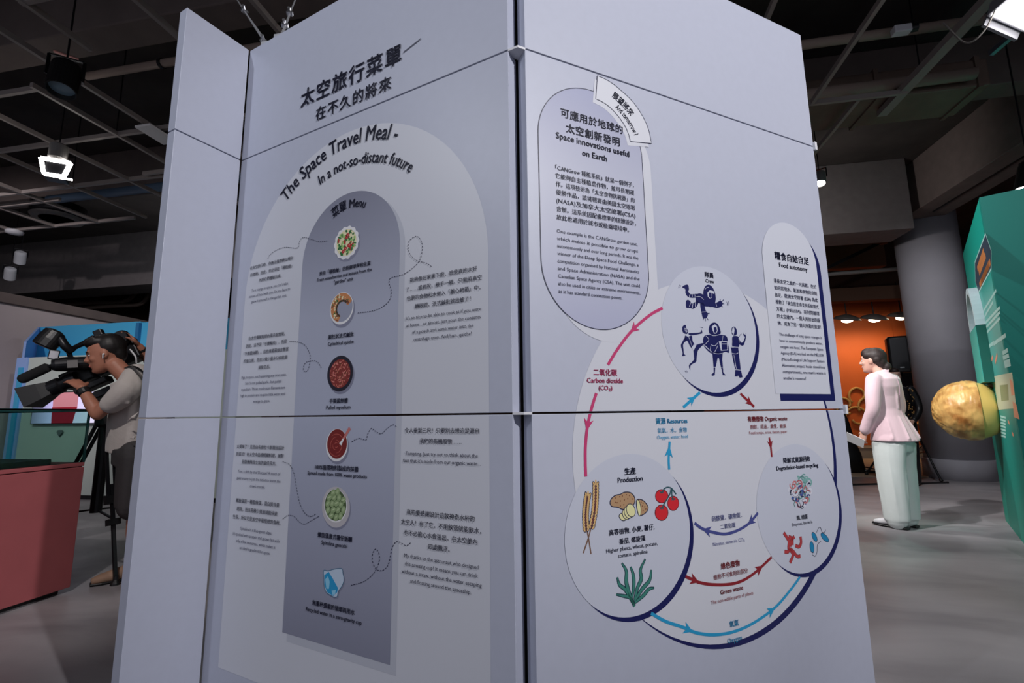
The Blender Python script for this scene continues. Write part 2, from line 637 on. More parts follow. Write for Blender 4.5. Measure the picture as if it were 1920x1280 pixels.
class Art:
    """flat print in face coordinates (s, z); several inks, one mesh per board it lies on"""

    def __init__(self, face):
        self.face = face
        self.items = []

    def poly(self, pts, m, layer):
        self.items.append(([(p[0], p[1]) for p in pts], m, layer))
        return self

    def ell(self, c, rx, ry, m, layer, rot=0.0, n=48, a0=0.0, a1=2 * math.pi):
        pts = []
        for i in range(n):
            a = a0 + (a1 - a0) * i / n
            x, y = rx * math.cos(a), ry * math.sin(a)
            pts.append((c[0] + x * math.cos(rot) - y * math.sin(rot), c[1] + x * math.sin(rot) + y * math.cos(rot)))
        return self.poly(pts, m, layer)

    def ribbon(self, pts, w, m, layer, closed=False):
        """line of width w (or list of widths)"""
        P = [Vector((p[0], p[1])) for p in pts]
        k = len(P)
        ws = w if isinstance(w, (list, tuple)) else [w] * k
        Ls, Rs = [], []
        for i in range(k):
            if closed:
                t = P[(i + 1) % k] - P[i - 1]
            else:
                t = P[min(i + 1, k - 1)] - P[max(i - 1, 0)]
            t.normalize()
            nn = Vector((-t.y, t.x))
            Ls.append(P[i] + nn * ws[i] / 2)
            Rs.append(P[i] - nn * ws[i] / 2)
        for i in range(k if closed else k - 1):
            j = (i + 1) % k
            self.poly([Ls[i], Ls[j], Rs[j], Rs[i]], m, layer)
        return self

    def dashes(self, pts, w, m, layer, dash=0.006, gap=0.0045):
        P = [Vector((p[0], p[1])) for p in pts]
        acc, on, cur = 0.0, True, [P[0]]
        for i in range(len(P) - 1):
            a, b = P[i], P[i + 1]
            L = (b - a).length
            pos = 0.0
            while L - pos > 1e-6:
                need = (dash if on else gap) - acc
                st = min(need, L - pos)
                pos += st
                acc += st
                if on:
                    cur.append(a + (b - a) * (pos / L))
                if acc >= (dash if on else gap) - 1e-7:
                    if on and len(cur) > 1:
                        self.ribbon(cur, w, m, layer)
                    on = not on
                    acc = 0.0
                    cur = [a + (b - a) * (pos / L)] if on else []
        return self

    def arrow_head(self, tip, ang, size, m, layer):
        c, s = math.cos(ang), math.sin(ang)
        sh = [(0, 0), (-1.0, 0.45), (-0.72, 0.0), (-1.0, -0.45)]
        return self.poly([(tip[0] + size * (x * c - y * s), tip[1] + size * (x * s + y * c)) for x, y in sh], m, layer)

    def build(self, name, label=None):
        mats = []
        per = {}
        for pts, m, layer in self.items:
            if m not in mats:
                mats.append(m)
            zs = [p[1] for p in pts]
            for i, (z0, z1) in enumerate(self.face.zs):
                if min(zs) >= z1 or max(zs) <= z0:
                    continue
                q = pts
                if min(zs) < z0:
                    q = clip_z(q, z0 + 0.001, True)
                if max(zs) > z1:
                    q = clip_z(q, z1 - 0.001, False)
                if len(q) >= 3:
                    per.setdefault(i, []).append((q, m, layer))
        res = []
        for i, its in per.items():
            vs, fs, mi = [], [], []
            for q, m, layer in its:
                y = -0.0004 - 0.00022 * layer
                n0 = len(vs)
                vs += [(p[0], y, p[1]) for p in q]
                k = mats.index(m)
                if len(q) == 3:
                    tris = [(0, 1, 2)]
                else:
                    tris = tessellate_polygon([[Vector((p[0], p[1], 0)) for p in q]])
                for t in tris:
                    a, b, c = (q[j] for j in t)
                    ar = (b[0] - a[0]) * (c[1] - a[1]) - (b[1] - a[1]) * (c[0] - a[0])
                    t = tuple(t) if ar > 0 else tuple(reversed(t))
                    fs.append([n0 + j for j in t])
                    mi.append(k)
            me = bpy.data.meshes.new(name)
            me.from_pydata(vs, [], fs)
            for m in mats:
                me.materials.append(m)
            me.polygons.foreach_set('material_index', mi)
            o = bpy.data.objects.new(name, me)
            COL.objects.link(o)
            o.parent = self.face.tiers[i]
            if label:
                o['label'] = label
            res.append(o)
        return res


# text: one font curve is reused, its outlines copied into flat meshes
_fc = bpy.data.curves.new('type', 'FONT')
_fc.resolution_u = 2
_fo = bpy.data.objects.new('type', _fc)
COL.objects.link(_fo)
_tcache = {}


def glyphs(s, bold=0.0, space=1.0):
    key = (s, space)
    if key not in _tcache:
        _fc.body = s
        _fc.space_character = space
        dg = bpy.context.evaluated_depsgraph_get()
        dg.update()
        me = _fo.evaluated_get(dg).to_mesh()
        vs = [(v.co.x, v.co.y) for v in me.vertices]
        fs = [tuple(p.vertices) for p in me.polygons]
        _fo.evaluated_get(dg).to_mesh_clear()
        x0 = min(v[0] for v in vs)
        x1 = max(v[0] for v in vs)
        _tcache[key] = (vs, fs, x0, x1)
    return _tcache[key]


class Type:
    """lines of lettering on one face, built as one mesh"""

    def __init__(self, face, m, layer=12):
        self.face, self.m, self.layer = face, m, layer
        self.vs, self.fs = [], []

    def put(self, s, fn, bold=0.0, space=1.0):
        vs, fs, x0, x1 = glyphs(s, bold, space)
        # heavier weights: the same outlines struck again, shifted by a hair
        sh = [(0, 0)] if bold < 0.004 else ([(-bold, 0), (bold, 0)] if bold < 0.012 else [(-bold, -bold * .7), (bold, -bold * .7), (-bold, bold * .7), (bold, bold * .7)])
        for dx, dy in sh:
            n = len(self.vs)
            self.vs += [fn(v[0] - x0 + dx, v[1] + dy, x1 - x0) for v in vs]
            self.fs += [tuple(n + i for i in f) for f in fs]
        return self

    def fit(self, s, a, b, bold=0.0, space=1.0, hk=1.0, level=True):
        """line of type from photo point a (left end of baseline) to b (right end)"""
        A, B = self.face.to(*a), self.face.to(*b)
        if level:
            z = (A.y + B.y) / 2
            A, B = Vector((A.x, z)), Vector((B.x, z))
        W = (B - A).length
        e = (B - A) / W
        nn = Vector((-e.y, e.x))

        def fn(x, y, w):
            k = W / w
            p = A + e * (x * k) + nn * (y * k * hk)
            return (p.x, p.y)
        return self.put(s, fn, bold, space)

    def line(self, s, sc, z, size, align='c', bold=0.0, width=None, hk=1.0, space=1.0):
        def fn(x, y, w):
            kx = size if width is None else width / w
            W = w * kx
            x0 = sc - W / 2 if align == 'c' else (sc if align == 'l' else sc - W)
            return (x0 + x * kx, z + y * size * hk)
        return self.put(s, fn, bold, space)

    def para(self, lines, k, a, b, first, last, align='c', bold=0.0, justify_last=False, hk=1.0):
        """lines[k] runs from photo point a to b; first / last are photo points on the first and last baseline"""
        A, B = self.face.to(*a), self.face.to(*b)
        W = B.x - A.x
        zf, zl = self.face.to(*first).y, self.face.to(*last).y
        _, _, x0, x1 = glyphs(lines[k], bold)
        size = W / (x1 - x0)
        sc = (A.x + B.x) / 2
        for i, s in enumerate(lines):
            z = zf + (zl - zf) * i / max(1, len(lines) - 1)
            if align == 'j':
                if i < len(lines) - 1 or justify_last:
                    self.line(s, A.x, z, size, 'l', bold, W, hk)
                else:
                    self.line(s, A.x, z, size, 'l', bold, None, hk)
            else:
                self.line(s, sc if align == 'c' else A.x, z, size, align, bold, None, hk)
        return self

    def arc(self, s, c, r, a_mid, size, bold=0.0, space=1.0, wid=None):
        """lettering on a circle around c (face coordinates), reading clockwise, centred at angle a_mid"""
        def fn(x, y, w):
            k = size if wid is None else wid / w
            a = a_mid - (x * k - w * k / 2) / r
            rr = r + y * size
            return (c[0] + rr * math.cos(a), c[1] + rr * math.sin(a))
        return self.put(s, fn, bold, space)

    def build(self, name='lettering', label=None):
        zc = sum(v[1] for v in self.vs) / len(self.vs)
        t = self.face.tier(zc)
        y = -0.0004 - 0.00022 * self.layer
        me = bpy.data.meshes.new(name)
        me.from_pydata([(v[0], y, v[1]) for v in self.vs], [], self.fs)
        me.materials.append(self.m)
        o = bpy.data.objects.new(name, me)
        COL.objects.link(o)
        o.parent = self.face.tiers[t]
        if label:
            o['label'] = label
        return o


def arch(cx, r, ztop, zbot, n=40):
    zc = ztop - r
    return [(cx - r, zbot), (cx + r, zbot)] + [(cx + r * math.cos(math.pi * i / n), zc + r * math.sin(math.pi * i / n)) for i in range(n + 1)]


def pill(cx, r, ztop, zbot, n=32):
    p = [(cx + r * math.cos(math.pi * i / n), ztop - r + r * math.sin(math.pi * i / n)) for i in range(n + 1)]
    return p + [(cx + r * math.cos(math.pi + math.pi * i / n), zbot + r + r * math.sin(math.pi + math.pi * i / n)) for i in range(n + 1)]


def circle(c, r, n=72):
    return [(c[0] + r * math.cos(2 * math.pi * i / n), c[1] + r * math.sin(2 * math.pi * i / n)) for i in range(n)]


def Z(face, ox, oy, k):
    """points measured on an enlarged view of the photo: origin and magnification"""
    return lambda pts: [face.to(ox + x / k, oy + y / k) for x, y in pts]


# ================================================================== menu face
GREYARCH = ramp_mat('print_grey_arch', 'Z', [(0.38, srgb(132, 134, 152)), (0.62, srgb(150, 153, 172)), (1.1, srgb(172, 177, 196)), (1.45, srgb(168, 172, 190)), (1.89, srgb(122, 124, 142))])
Art(LF).poly(arch(-0.68, 0.573, 2.135, 0.206), BWHITE, 1).build('arch_print', 'large white arch')
Art(LF).poly(arch(-0.6575, 0.236, 1.873, 0.362), mat('print_shade', srgb(184, 187, 198), 0.42), 2).build('arch_shadow_print')
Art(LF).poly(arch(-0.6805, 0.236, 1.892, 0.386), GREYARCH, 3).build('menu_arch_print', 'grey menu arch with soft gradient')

t = Type(LF, INK)
t.fit('太空旅行菜單', (565, 199), (753, 116), 0.018, 1.12)
t.build(label='menu heading in Chinese')
t = Type(LF, INK)
t.fit('在不久的將來', (593, 224), (734, 167), 0.014, 1.15)
t.build()
Art(LF).ribbon([LF.to(757, 99), LF.to(790, 73)], 0.0035, INK, 10).build('dash_print')
ACX = (-0.68, 1.56)
for s, pts, size, b in (('The Space Travel Meal -', ((538, 380), (744, 262)), 0.082, 0.012), ('In a not-so-distant future', ((601, 346), (768, 326)), 0.06, 0.012)):
    P = [LF.to(*p) - Vector(ACX) for p in pts]
    a0, a1 = math.atan2(P[0].y, P[0].x), math.atan2(P[1].y, P[1].x)
    r = (P[0].length + P[1].length) / 2
    Type(LF, INK).arc(s, ACX, r, (a0 + a1) / 2, size, b, 1.0, wid=r * (a0 - a1)).build(label='curved English menu heading')
t = Type(LF, INK)
P = [LF.to(*p) - Vector((-0.68, 1.656)) for p in ((626, 408), (684, 391))]
r = P[0].length * 0.5 + P[1].length * 0.5
t.arc('菜單 Menu', (-0.68, 1.656), r, (math.atan2(P[0].y, P[0].x) + math.atan2(P[1].y, P[1].x)) / 2, 0.046, 0.012, wid=r * (math.atan2(P[0].y, P[0].x) - math.atan2(P[1].y, P[1].x)))
t.build()

# captions under the dishes
for cn, a, b, ens in (
    ('來自「種植艙」的新鮮草莓和生菜', (600, 516), (696, 497), [('Fresh strawberries and lettuce from the', (596, 528), (698, 508)), ('"garden" unit', (627, 533), (663, 525))]),
    ('圓柱狀法式鹹批', (617, 635), (664, 630), [('Cylindrical quiche', (616, 648), (664, 643))]),
    ('手撕菌絲體', (619, 755), (653, 754), [('Pulled mycelium', (613, 767), (658, 766))]),
    ('100%循環物料製成的抹醬', (592, 879), (673, 883), [('Spread made from 100% waste products', (578, 889), (689, 896))]),
    ('螺旋藻意式薯仔飯糰', (597, 1005), (661, 1015), [('Spirulina gnocchi', (604, 1019), (652, 1027))]),
    ('無重杯盛載的循環再用水', (587, 1133), (666, 1151), [('Recycled water in a zero-gravity cup', (575, 1144), (679, 1170))]),
):
    t = Type(LF, INK)
    t.fit(cn, a, b, 0.02)
    for s, p, q in ens:
        t.fit(s, p, q, 0.016)
    t.build('caption')

# side notes
NOTES = [
    (['在太空旅行時，你無法攜帶數以噸計', '的食物。因此，你必須在「種植艙」', '內把它們種植出來。'], 0, (470, 506), (551, 487), (510, 496), (508, 524),
     ["To a voyage in space, you can't take", 'tonnes of food with you. So you have to', 'grow it yourself in the garden unit.'], 1, (468, 559), (545, 542), (508, 540), (505, 562)),
    (['在太空養豬短期內還未能實現。', '因此，這不是「手撕豬肉」，而是', '「手撕菌絲體」。這些真菌菌絲含豐富', '的蛋白質，而且只需少量水分和能源', '就能生長。'], 2, (458, 668), (542, 653), (500, 633), (495, 691),
     ['Pigs in space, not happening any time soon.', "So it's not pulled pork... but pulled", 'mycelium. These mushroom filaments are', 'high in protein and require little water and', 'energy to grow.'], 0, (454, 710), (538, 705), (497, 707), (493, 754)),
    (['太美味了！這是由名廚杜卡斯親自設計', '的菜式！在太空中品嚐精緻料理，絕對', '是鼓舞隊員士氣的最佳良方。'], 0, (445, 841), (534, 840), (490, 841), (487, 870),
     ['Yum, a dish by chef Ducasse! A touch of', 'gastronomy is just the ticket to boost the', "crew's morale."], 1, (445, 900), (527, 901), (487, 888), (484, 914)),
    (['螺旋藻是一種藍綠藻，蛋白質含量', '超高，而且用極少資源就能快速', '生長，所以它是太空中最理想的食材。'], 2, (438, 971), (527, 982), (484, 945), (482, 977),
     ['Spirulina is a blue-green algae.', "It's packed with protein and grows fast with", 'only a few resources, which makes it', 'an ideal ingredient for space.'], 1, (438, 1002), (525, 1017), (482, 997), (479, 1034)),
    (['能夠像在家裏下廚，感覺真的太好', '了……或者說，幾乎一樣。只需將真空', '包裹的食物和水倒入「離心烤箱」中，', '轉眼間，法式鹹批就出爐了！'], 1, (762, 548), (904, 524), (832, 518), (830, 571),
     ["It's so nice to be able to cook as if you were", 'at home... or almost. Just pour the contents', 'of a pouch and some water into the', 'centrifuge oven. And bam, quiche!'], 0, (762, 599), (903, 583), (832, 591), (830, 634)),
    (['令人垂涎三尺！只要別去想這是源自', '我們的有機廢物……'], 0, (760, 811), (899, 812), (830, 811), (828, 831),
     ['Tempting. Just try not to think about the', "fact that it's made from our organic waste..."], 1, (757, 866), (902, 872), (830, 855), (828, 869)),
    (['真的要感謝設計這款神奇水杯的', '太空人！有了它，不用飲管就能飲水，', '也不必擔心水會溢出，在太空艙內', '四處飄浮。'], 1, (753, 983), (903, 998), (828, 970), (825, 1031),
     ['My thanks to the astronaut who designed', 'this amazing cup! It means you can drink', 'without a straw, without the water escaping', 'and floating around the spaceship.'], 2, (754, 1072), (904, 1097), (829, 1055), (826, 1102)),
]
for cn, k, a, b, f, l, en, k2, a2, b2_, f2, l2 in NOTES:
    Type(LF, INK).para(cn, k, a, b, f, l, bold=0.010).build('note')
    Type(LF, INK2 if a[0] < 700 else INK).para(en, k2, a2, b2_, f2, l2, bold=0.002).build('note')

# dashed pointers
z2, z3, z4 = Z(LF, 420, 340, 3.556), Z(LF, 420, 640, 3.556), Z(LF, 380, 880, 3.2)
for pts in (
    z2([(295, 515), (310, 490), (350, 460), (410, 440), (490, 445), (505, 410), (515, 385), (540, 375), (580, 385), (640, 403), (700, 395)]),
    z2([(895, 878), (1000, 862), (1070, 830), (1110, 785), (1118, 730), (1105, 680), (1115, 645), (1200, 620), (1270, 570), (1310, 520), (1325, 440), (1310, 385), (1280, 368), (1240, 395), (1230, 440), (1245, 490), (1290, 530), (1350, 545), (1395, 575)]),
    z3([(440, 0), (500, 5), (545, 28), (575, 83), (578, 120), (565, 185), (543, 202), (532, 178), (550, 140), (600, 128), (630, 140), (655, 180)]),
    z3([(855, 668), (900, 645), (950, 655), (960, 620), (985, 580), (1010, 595), (1050, 615), (1090, 580), (1130, 555), (1165, 578)]),
    z3([(395, 800), (440, 820), (470, 880), (490, 990), (510, 1080), (540, 1140), (580, 1165), (625, 1145)]),
    z3([(395, 1182), (430, 1158), (470, 1165), (510, 1205), (545, 1215), (590, 1190), (640, 1163)]),
    z4([(893, 693), (970, 670), (1030, 620), (1062, 550), (1060, 500), (1040, 475), (1022, 510), (1025, 560), (1050, 600), (1090, 600), (1120, 560), (1140, 470), (1165, 432), (1195, 440), (1225, 455), (1258, 432)]),
):
    Art(LF).dashes(smooth_path(pts, 8), 0.0022, INK, 9).build('dotted_line_print')

# dishes
P_WHITE = mat('print_plate_white', srgb(225, 224, 226), 0.42)
P_SHADE = mat('print_plate_shade', srgb(128, 130, 150), 0.42)
P_RED = mat('print_red', srgb(178, 42, 44), 0.42)
P_PINK = mat('print_pinkish', srgb(215, 130, 120), 0.42)
P_GREEN = mat('print_green', srgb(44, 110, 58), 0.42)
P_LEAF = mat('print_light_green', srgb(150, 190, 110), 0.42)
P_CREAM = mat('print_cream', srgb(226, 218, 178), 0.42)
P_CRUST = mat('print_crust', srgb(196, 130, 82), 0.42)
P_BROWN = mat('print_brown', srgb(112, 62, 44), 0.42)
P_DARK = mat('print_dark_bowl', srgb(34, 32, 46), 0.42)
P_MEAT = mat('print_meat', srgb(132, 50, 46), 0.42)
P_MEAT2 = mat('print_meat_light', srgb(196, 112, 96), 0.42)
P_SAUCE = mat('print_sauce', srgb(120, 36, 34), 0.42)
P_SAUCE2 = mat('print_sauce_light', srgb(176, 84, 74), 0.42)
P_SPOON = mat('print_spoon', srgb(196, 116, 112), 0.42)
P_GNO = mat('print_gnocchi', srgb(142, 164, 118), 0.42)
P_GNOD = mat('print_gnocchi_dark', srgb(78, 96, 62), 0.42)
P_GNOL = mat('print_gnocchi_light', srgb(186, 202, 158), 0.42)
P_CLAY = mat('print_clay_plate', srgb(186, 182, 186), 0.42)
P_WATER = mat('print_water', srgb(40, 150, 200), 0.42)
P_WATERL = mat('print_water_light', srgb(140, 200, 228), 0.42)
P_CUP = mat('print_cup', srgb(188, 204, 222), 0.42)

rnd = random.Random(3)
# salad
c = LF.to(650, 455)
a = Art(LF)
a.ell((c[0] + 0.006, c[1] - 0.008), 0.062, 0.062, P_SHADE, 4)
a.poly([(c[0] + (0.060 + 0.0022 * math.cos(14 * t)) * math.cos(t), c[1] + (0.060 + 0.0022 * math.cos(14 * t)) * math.sin(t)) for t in [2 * math.pi * i / 112 for i in range(112)]], P_WHITE, 5)
a.ell(c, 0.049, 0.049, P_CREAM, 6)
for i in range(95):
    r_, t_ = 0.045 * math.sqrt(rnd.random()), rnd.random() * 6.28
    m_ = rnd.choice([P_GREEN, P_GREEN, P_LEAF, P_RED, P_CREAM, P_GREEN])
    a.ell((c[0] + r_ * math.cos(t_), c[1] + r_ * math.sin(t_)), 0.004 + 0.006 * rnd.random(), 0.003 + 0.003 * rnd.random(), m_, 7 + i * 0.01, rnd.random() * 3.1, 10)
for x, y in ((0.006, 0.026), (0.002, 0.02), (-0.004, -0.022), (0.014, -0.012), (-0.012, -0.03)):
    a.ell((c[0] + x, c[1] + y), 0.009, 0.007, P_RED, 8.2, 0.4, 14)
    a.ell((c[0] + x + 0.002, c[1] + y), 0.004, 0.002, P_PINK, 8.4, 0.4, 10)
a.build('salad_plate_print', 'printed salad in a scalloped white plate')
# quiche
c = LF.to(641, 578)
a = Art(LF)
a.ell((c[0] + 0.006, c[1] - 0.009), 0.058, 0.060, P_SHADE, 4)
a.ell(c, 0.057, 0.057, P_WHITE, 5)
a.ell((c[0] + 0.002, c[1] + 0.003), 0.051, 0.051, mat('print_plate_grey', srgb(150, 154, 172), 0.42), 6)
ring = []
for i in range(41):
    t_ = math.radians(20 + 235 * i / 40)
    ring.append((c[0] + 0.052 * math.cos(t_), c[1] + 0.003 + 0.052 * math.sin(t_)))
for i in range(41):
    t_ = math.radians(255 - 235 * i / 40)
    w = 0.026 + 0.0025 * math.sin(i * 1.3)
    ring.append((c[0] + 0.004 + w * math.cos(t_), c[1] - 0.002 + w * math.sin(t_)))
a.poly(ring, P_CRUST, 7)
for i in range(60):
    t_ = math.radians(26 + 224 * rnd.random())
    r_ = 0.031 + 0.018 * rnd.random()
    a.ell((c[0] + r_ * math.cos(t_), c[1] + 0.002 + r_ * math.sin(t_)), 0.002 + 0.004 * rnd.random(), 0.002 + 0.002 * rnd.random(), rnd.choice([P_CREAM, P_CREAM, P_BROWN, P_GREEN, P_CRUST]), 7.5 + i * 0.01, rnd.random() * 3, 9)
for i in range(26):
    t_ = math.radians(45 + 200 * i / 25)
    a.ell((c[0] + 0.004 + 0.028 * math.cos(t_), c[1] - 0.001 + 0.028 * math.sin(t_)), 0.004, 0.003, mat('print_spinach', srgb(58, 66, 50), 0.42) if i % 3 else P_BROWN, 8.4, t_, 9)
a.build('quiche_print', 'printed half eaten ring quiche')
# mycelium
c = LF.to(638, 700)
a = Art(LF)
a.ell((c[0] + 0.006, c[1] - 0.008), 0.062, 0.062, P_SHADE, 4)
a.ell(c, 0.061, 0.061, P_DARK, 5)
a.ell(c, 0.049, 0.049, P_MEAT, 6)
for i in range(190):
    r_, t_ = 0.047 * math.sqrt(rnd.random()), rnd.random() * 6.28
    a.ell((c[0] + r_ * math.cos(t_), c[1] + r_ * math.sin(t_)), 0.0025 + 0.003 * rnd.random(), 0.0012 + 0.0012 * rnd.random(), rnd.choice([P_MEAT2, P_MEAT2, P_SAUCE, P_BROWN, P_PINK]), 6.5 + i * 0.005, rnd.random() * 3.1, 8)
a.build('mycelium_bowl_print', 'printed dark bowl of pulled mycelium')
# sauce bowl and spoon
c = LF.to(632, 834)
a = Art(LF)
a.ell((c[0] + 0.005, c[1] - 0.008), 0.052, 0.054, P_SHADE, 4)
a.ell(c, 0.051, 0.053, P_WHITE, 5)
a.ell((c[0] + 0.001, c[1] + 0.004), 0.046, 0.048, P_SAUCE, 6)
for r_, s_ in ((0.036, 0.3), (0.026, 1.6), (0.016, 2.9), (0.008, 0.8)):
    for q in (0, math.pi):
        a.ribbon([(c[0] - 0.002 + r_ * math.cos(s_ + q + 2.0 * i / 14), c[1] + r_ * math.sin(s_ + q + 2.0 * i / 14)) for i in range(15)], [0.0006 + 0.0022 * math.sin(math.pi * i / 14) for i in range(15)], P_SAUCE2, 7)
sp = [LF.to(639, 832), LF.to(645, 822), LF.to(657, 802)]
a.ribbon(sp, [0.010, 0.008, 0.012], P_SPOON, 8)
a.ribbon([LF.to(639, 833), LF.to(645, 822)], [0.012, 0.005], P_WHITE, 8.5)
a.build('sauce_bowl_print', 'printed red spread in a white bowl with spoon')
# gnocchi
c = LF.to(630, 950)
a = Art(LF)
a.ell((c[0] + 0.004, c[1] - 0.006), 0.064, 0.065, P_SHADE, 4)
a.ell(c, 0.064, 0.064, P_CLAY, 5)
a.ell((c[0] - 0.001, c[1] + 0.004), 0.052, 0.052, P_WHITE, 6)
a.ell((c[0] - 0.001, c[1] + 0.006), 0.049, 0.049, P_GNOD, 6.3)
for i, (x, y) in enumerate([(-.014, .042), (.006, .046), (-.03, .026), (-.008, .026), (.014, .028), (.034, .022), (-.036, .006), (-.016, .008), (.004, .010), (.024, .008), (-.034, -.014), (-.010, -.012), (.012, -.010), (.036, -.008), (-.018, -.030), (.004, -.034), (.024, -.028)]):
    a.ell((c[0] + x, c[1] + y + 0.002), 0.0125, 0.0095, P_GNO, 7, 0.9 + 0.4 * math.sin(i * 2.1), 18)
    for q in (-0.003, 0.0, 0.003):
        a.ell((c[0] + x + q, c[1] + y + 0.003), 0.0075, 0.0008, P_GNOL, 7.6, 0.9 + 0.4 * math.sin(i * 2.1), 8)
a.build('gnocchi_plate_print', 'printed green gnocchi on a clay plate')
# zero gravity cup
zz = Z(LF, 560, 770, 3.122)
a = Art(LF)
cup = zz([(150, 932), (175, 935), (210, 925), (255, 922), (262, 950), (268, 985), (258, 1020), (235, 1055), (228, 1085), (210, 1088), (195, 1080), (165, 1060), (152, 1020), (150, 975)])
a.poly([(p[0] + 0.004, p[1] - 0.005) for p in smooth_path(cup, 4, True)], P_SHADE, 4)
a.poly(smooth_path(cup, 4, True), P_CUP, 5)
a.poly(zz([(153, 960), (178, 940), (205, 985), (232, 1035), (228, 1060), (205, 1082), (170, 1060), (154, 1020)]), P_WATER, 6)
a.poly(zz([(158, 985), (175, 965), (185, 1000), (180, 1040), (165, 1040)]), P_WATERL, 7)
a.poly(zz([(195, 1050), (222, 1045), (215, 1075), (200, 1075)]), P_WATERL, 7)
a.ribbon(smooth_path(cup, 4, True), 0.0018, mat('print_cup_rim', srgb(60, 110, 140), 0.42), 7.5, True)
a.build('water_cup_print', 'printed drinking cup with blue water')
# ================================================================== diagram face
P_PNK = mat('print_carbon_pink', srgb(190, 60, 110), 0.42)
P_CYA = mat('print_cyan', srgb(40, 150, 196), 0.42)
P_DRD = mat('print_dark_red', srgb(134, 34, 44), 0.42)
P_SLA = mat('print_slate', srgb(70, 76, 136), 0.42)
OUTL = mat('print_outline', srgb(44, 46, 70), 0.42)
BC, BR = (0.718, 0.968), 0.570
Art(RF).poly(circle((BC[0] + 0.016, BC[1] - 0.016), BR, 96), NAVY, 1).build('cycle_shadow_print')
Art(RF).poly(circle(BC, BR, 96), BWHITE, 2).build('cycle_print', 'large white disc of the diagram')
# text pill with its white offset shape and outline
PILL = pill(0.2585, 0.1955, 2.128, 1.344)
Art(RF).poly([(x + 0.035, z - 0.036) for x, z in PILL], BWHITE, 3).build('pill_shadow_print')
PGRAD = ramp_mat('print_pill', 'Z', [(1.34, srgb(168, 171, 196)), (1.55, srgb(178, 181, 200)), (1.8, srgb(180, 183, 200)), (2.0, srgb(164, 167, 190)), (2.13, srgb(156, 160, 188))])
Art(RF).poly(PILL, PGRAD, 4).build('pill_print', 'grey text pill with dark outline')
Art(RF).ribbon(PILL, 0.0028, OUTL, 5, True).build('pill_outline_print')
# curved tag
zt = Z(RF, 1100, 130, 8.0)
outer = zt([(155, 100), (270, 150), (400, 230), (520, 330), (640, 440), (740, 560), (840, 720), (920, 900), (967, 1115)])
inner = zt([(650, 1088), (620, 970), (560, 840), (470, 710), (360, 590), (250, 505), (132, 447)])
tagp = smooth_path(outer, 4) + smooth_path(inner, 4)
Art(RF).poly([(p[0] - 0.012, p[1] - 0.016) for p in tagp], BWHITE, 5.5).build('tag_shadow_print')
Art(RF).poly(tagp, mat('print_tag', srgb(208, 210, 218), 0.42), 6.5).build('tag_print', 'curved white label on the pill')
Art(RF).ribbon(tagp, 0.0028, OUTL, 7.2, True).build('tag_outline_print')
TC = (0.2585, 1.9325)
t = Type(RF, INK)
for s, p0, p1, size in (('展望將來', (373, 415), (655, 705), 0.03), ('And tomorrow ?', (425, 575), (700, 1000), 0.028)):
    A, B = zt([p0, p1])
    A, B = A - Vector(TC), B - Vector(TC)
    r = (A.length + B.length) / 2
    a0, a1 = math.atan2(A.y, A.x), math.atan2(B.y, B.x)
    t.arc(s, TC, r, (a0 + a1) / 2, size, 0.016, wid=r * (a0 - a1))
t.build(label='small tag lettering')
# pill text
t = Type(RF, INK)
t.fit('可應用於地球的', (1051, 219), (1167, 250), 0.014, 1.08)
t.fit('太空創新發明', (1061, 249), (1161, 272), 0.014, 1.08)
t.fit('Space innovations useful', (1042, 260), (1179, 294), 0.016)
t.fit('on Earth', (1091, 292), (1137, 303), 0.016)
t.build(label='bold pill heading')
Type(RF, INK).para(['「CANGrow 種植系統」就是一個例子，', '它能夠自主種植農作物，並可長期運', '作。這項技術為「太空食物挑戰賽」的', '優勝作品，該挑戰賽由美國太空總署', '(NASA)及加拿大太空總署(CSA)', '合辦。這系統因配備標準的接頭設計，', '故此也適用於城市或極端環境中。'],
                   1, (1041, 331), (1188, 361), (1041, 318), (1043, 411), 'j', 0.008).build('note')
Type(RF, INK).para(['One example is the CANGrow garden unit,', 'which makes it possible to grow crops', 'autonomously and over long periods. It was the', 'winner of the Deep Space Food Challenge, a', 'competition organised by National Aeronautics', 'and Space Administration (NASA) and the', 'Canadian Space Agency (CSA). The unit could', 'also be used in cities or extreme environments,', 'as it has standard connection points.'],
                   2, (1044, 461), (1196, 487), (1043, 436), (1046, 549), 'j', 0.002).build('note')

# circles
CREW, PROD, DEG = (0.7115, 1.376), (0.3365, 0.757), (1.070, 0.762)
for nm, c, r in (('crew', CREW, 0.2165), ('production', PROD, 0.2215), ('recycling', DEG, 0.2165)):
    Art(RF).poly(circle((c[0] + 0.014, c[1] - 0.014), r), NAVY, 4).build(nm + '_circle_shadow_print')
    Art(RF).poly(circle(c, r), CIRC, 5).build(nm + '_circle_print')
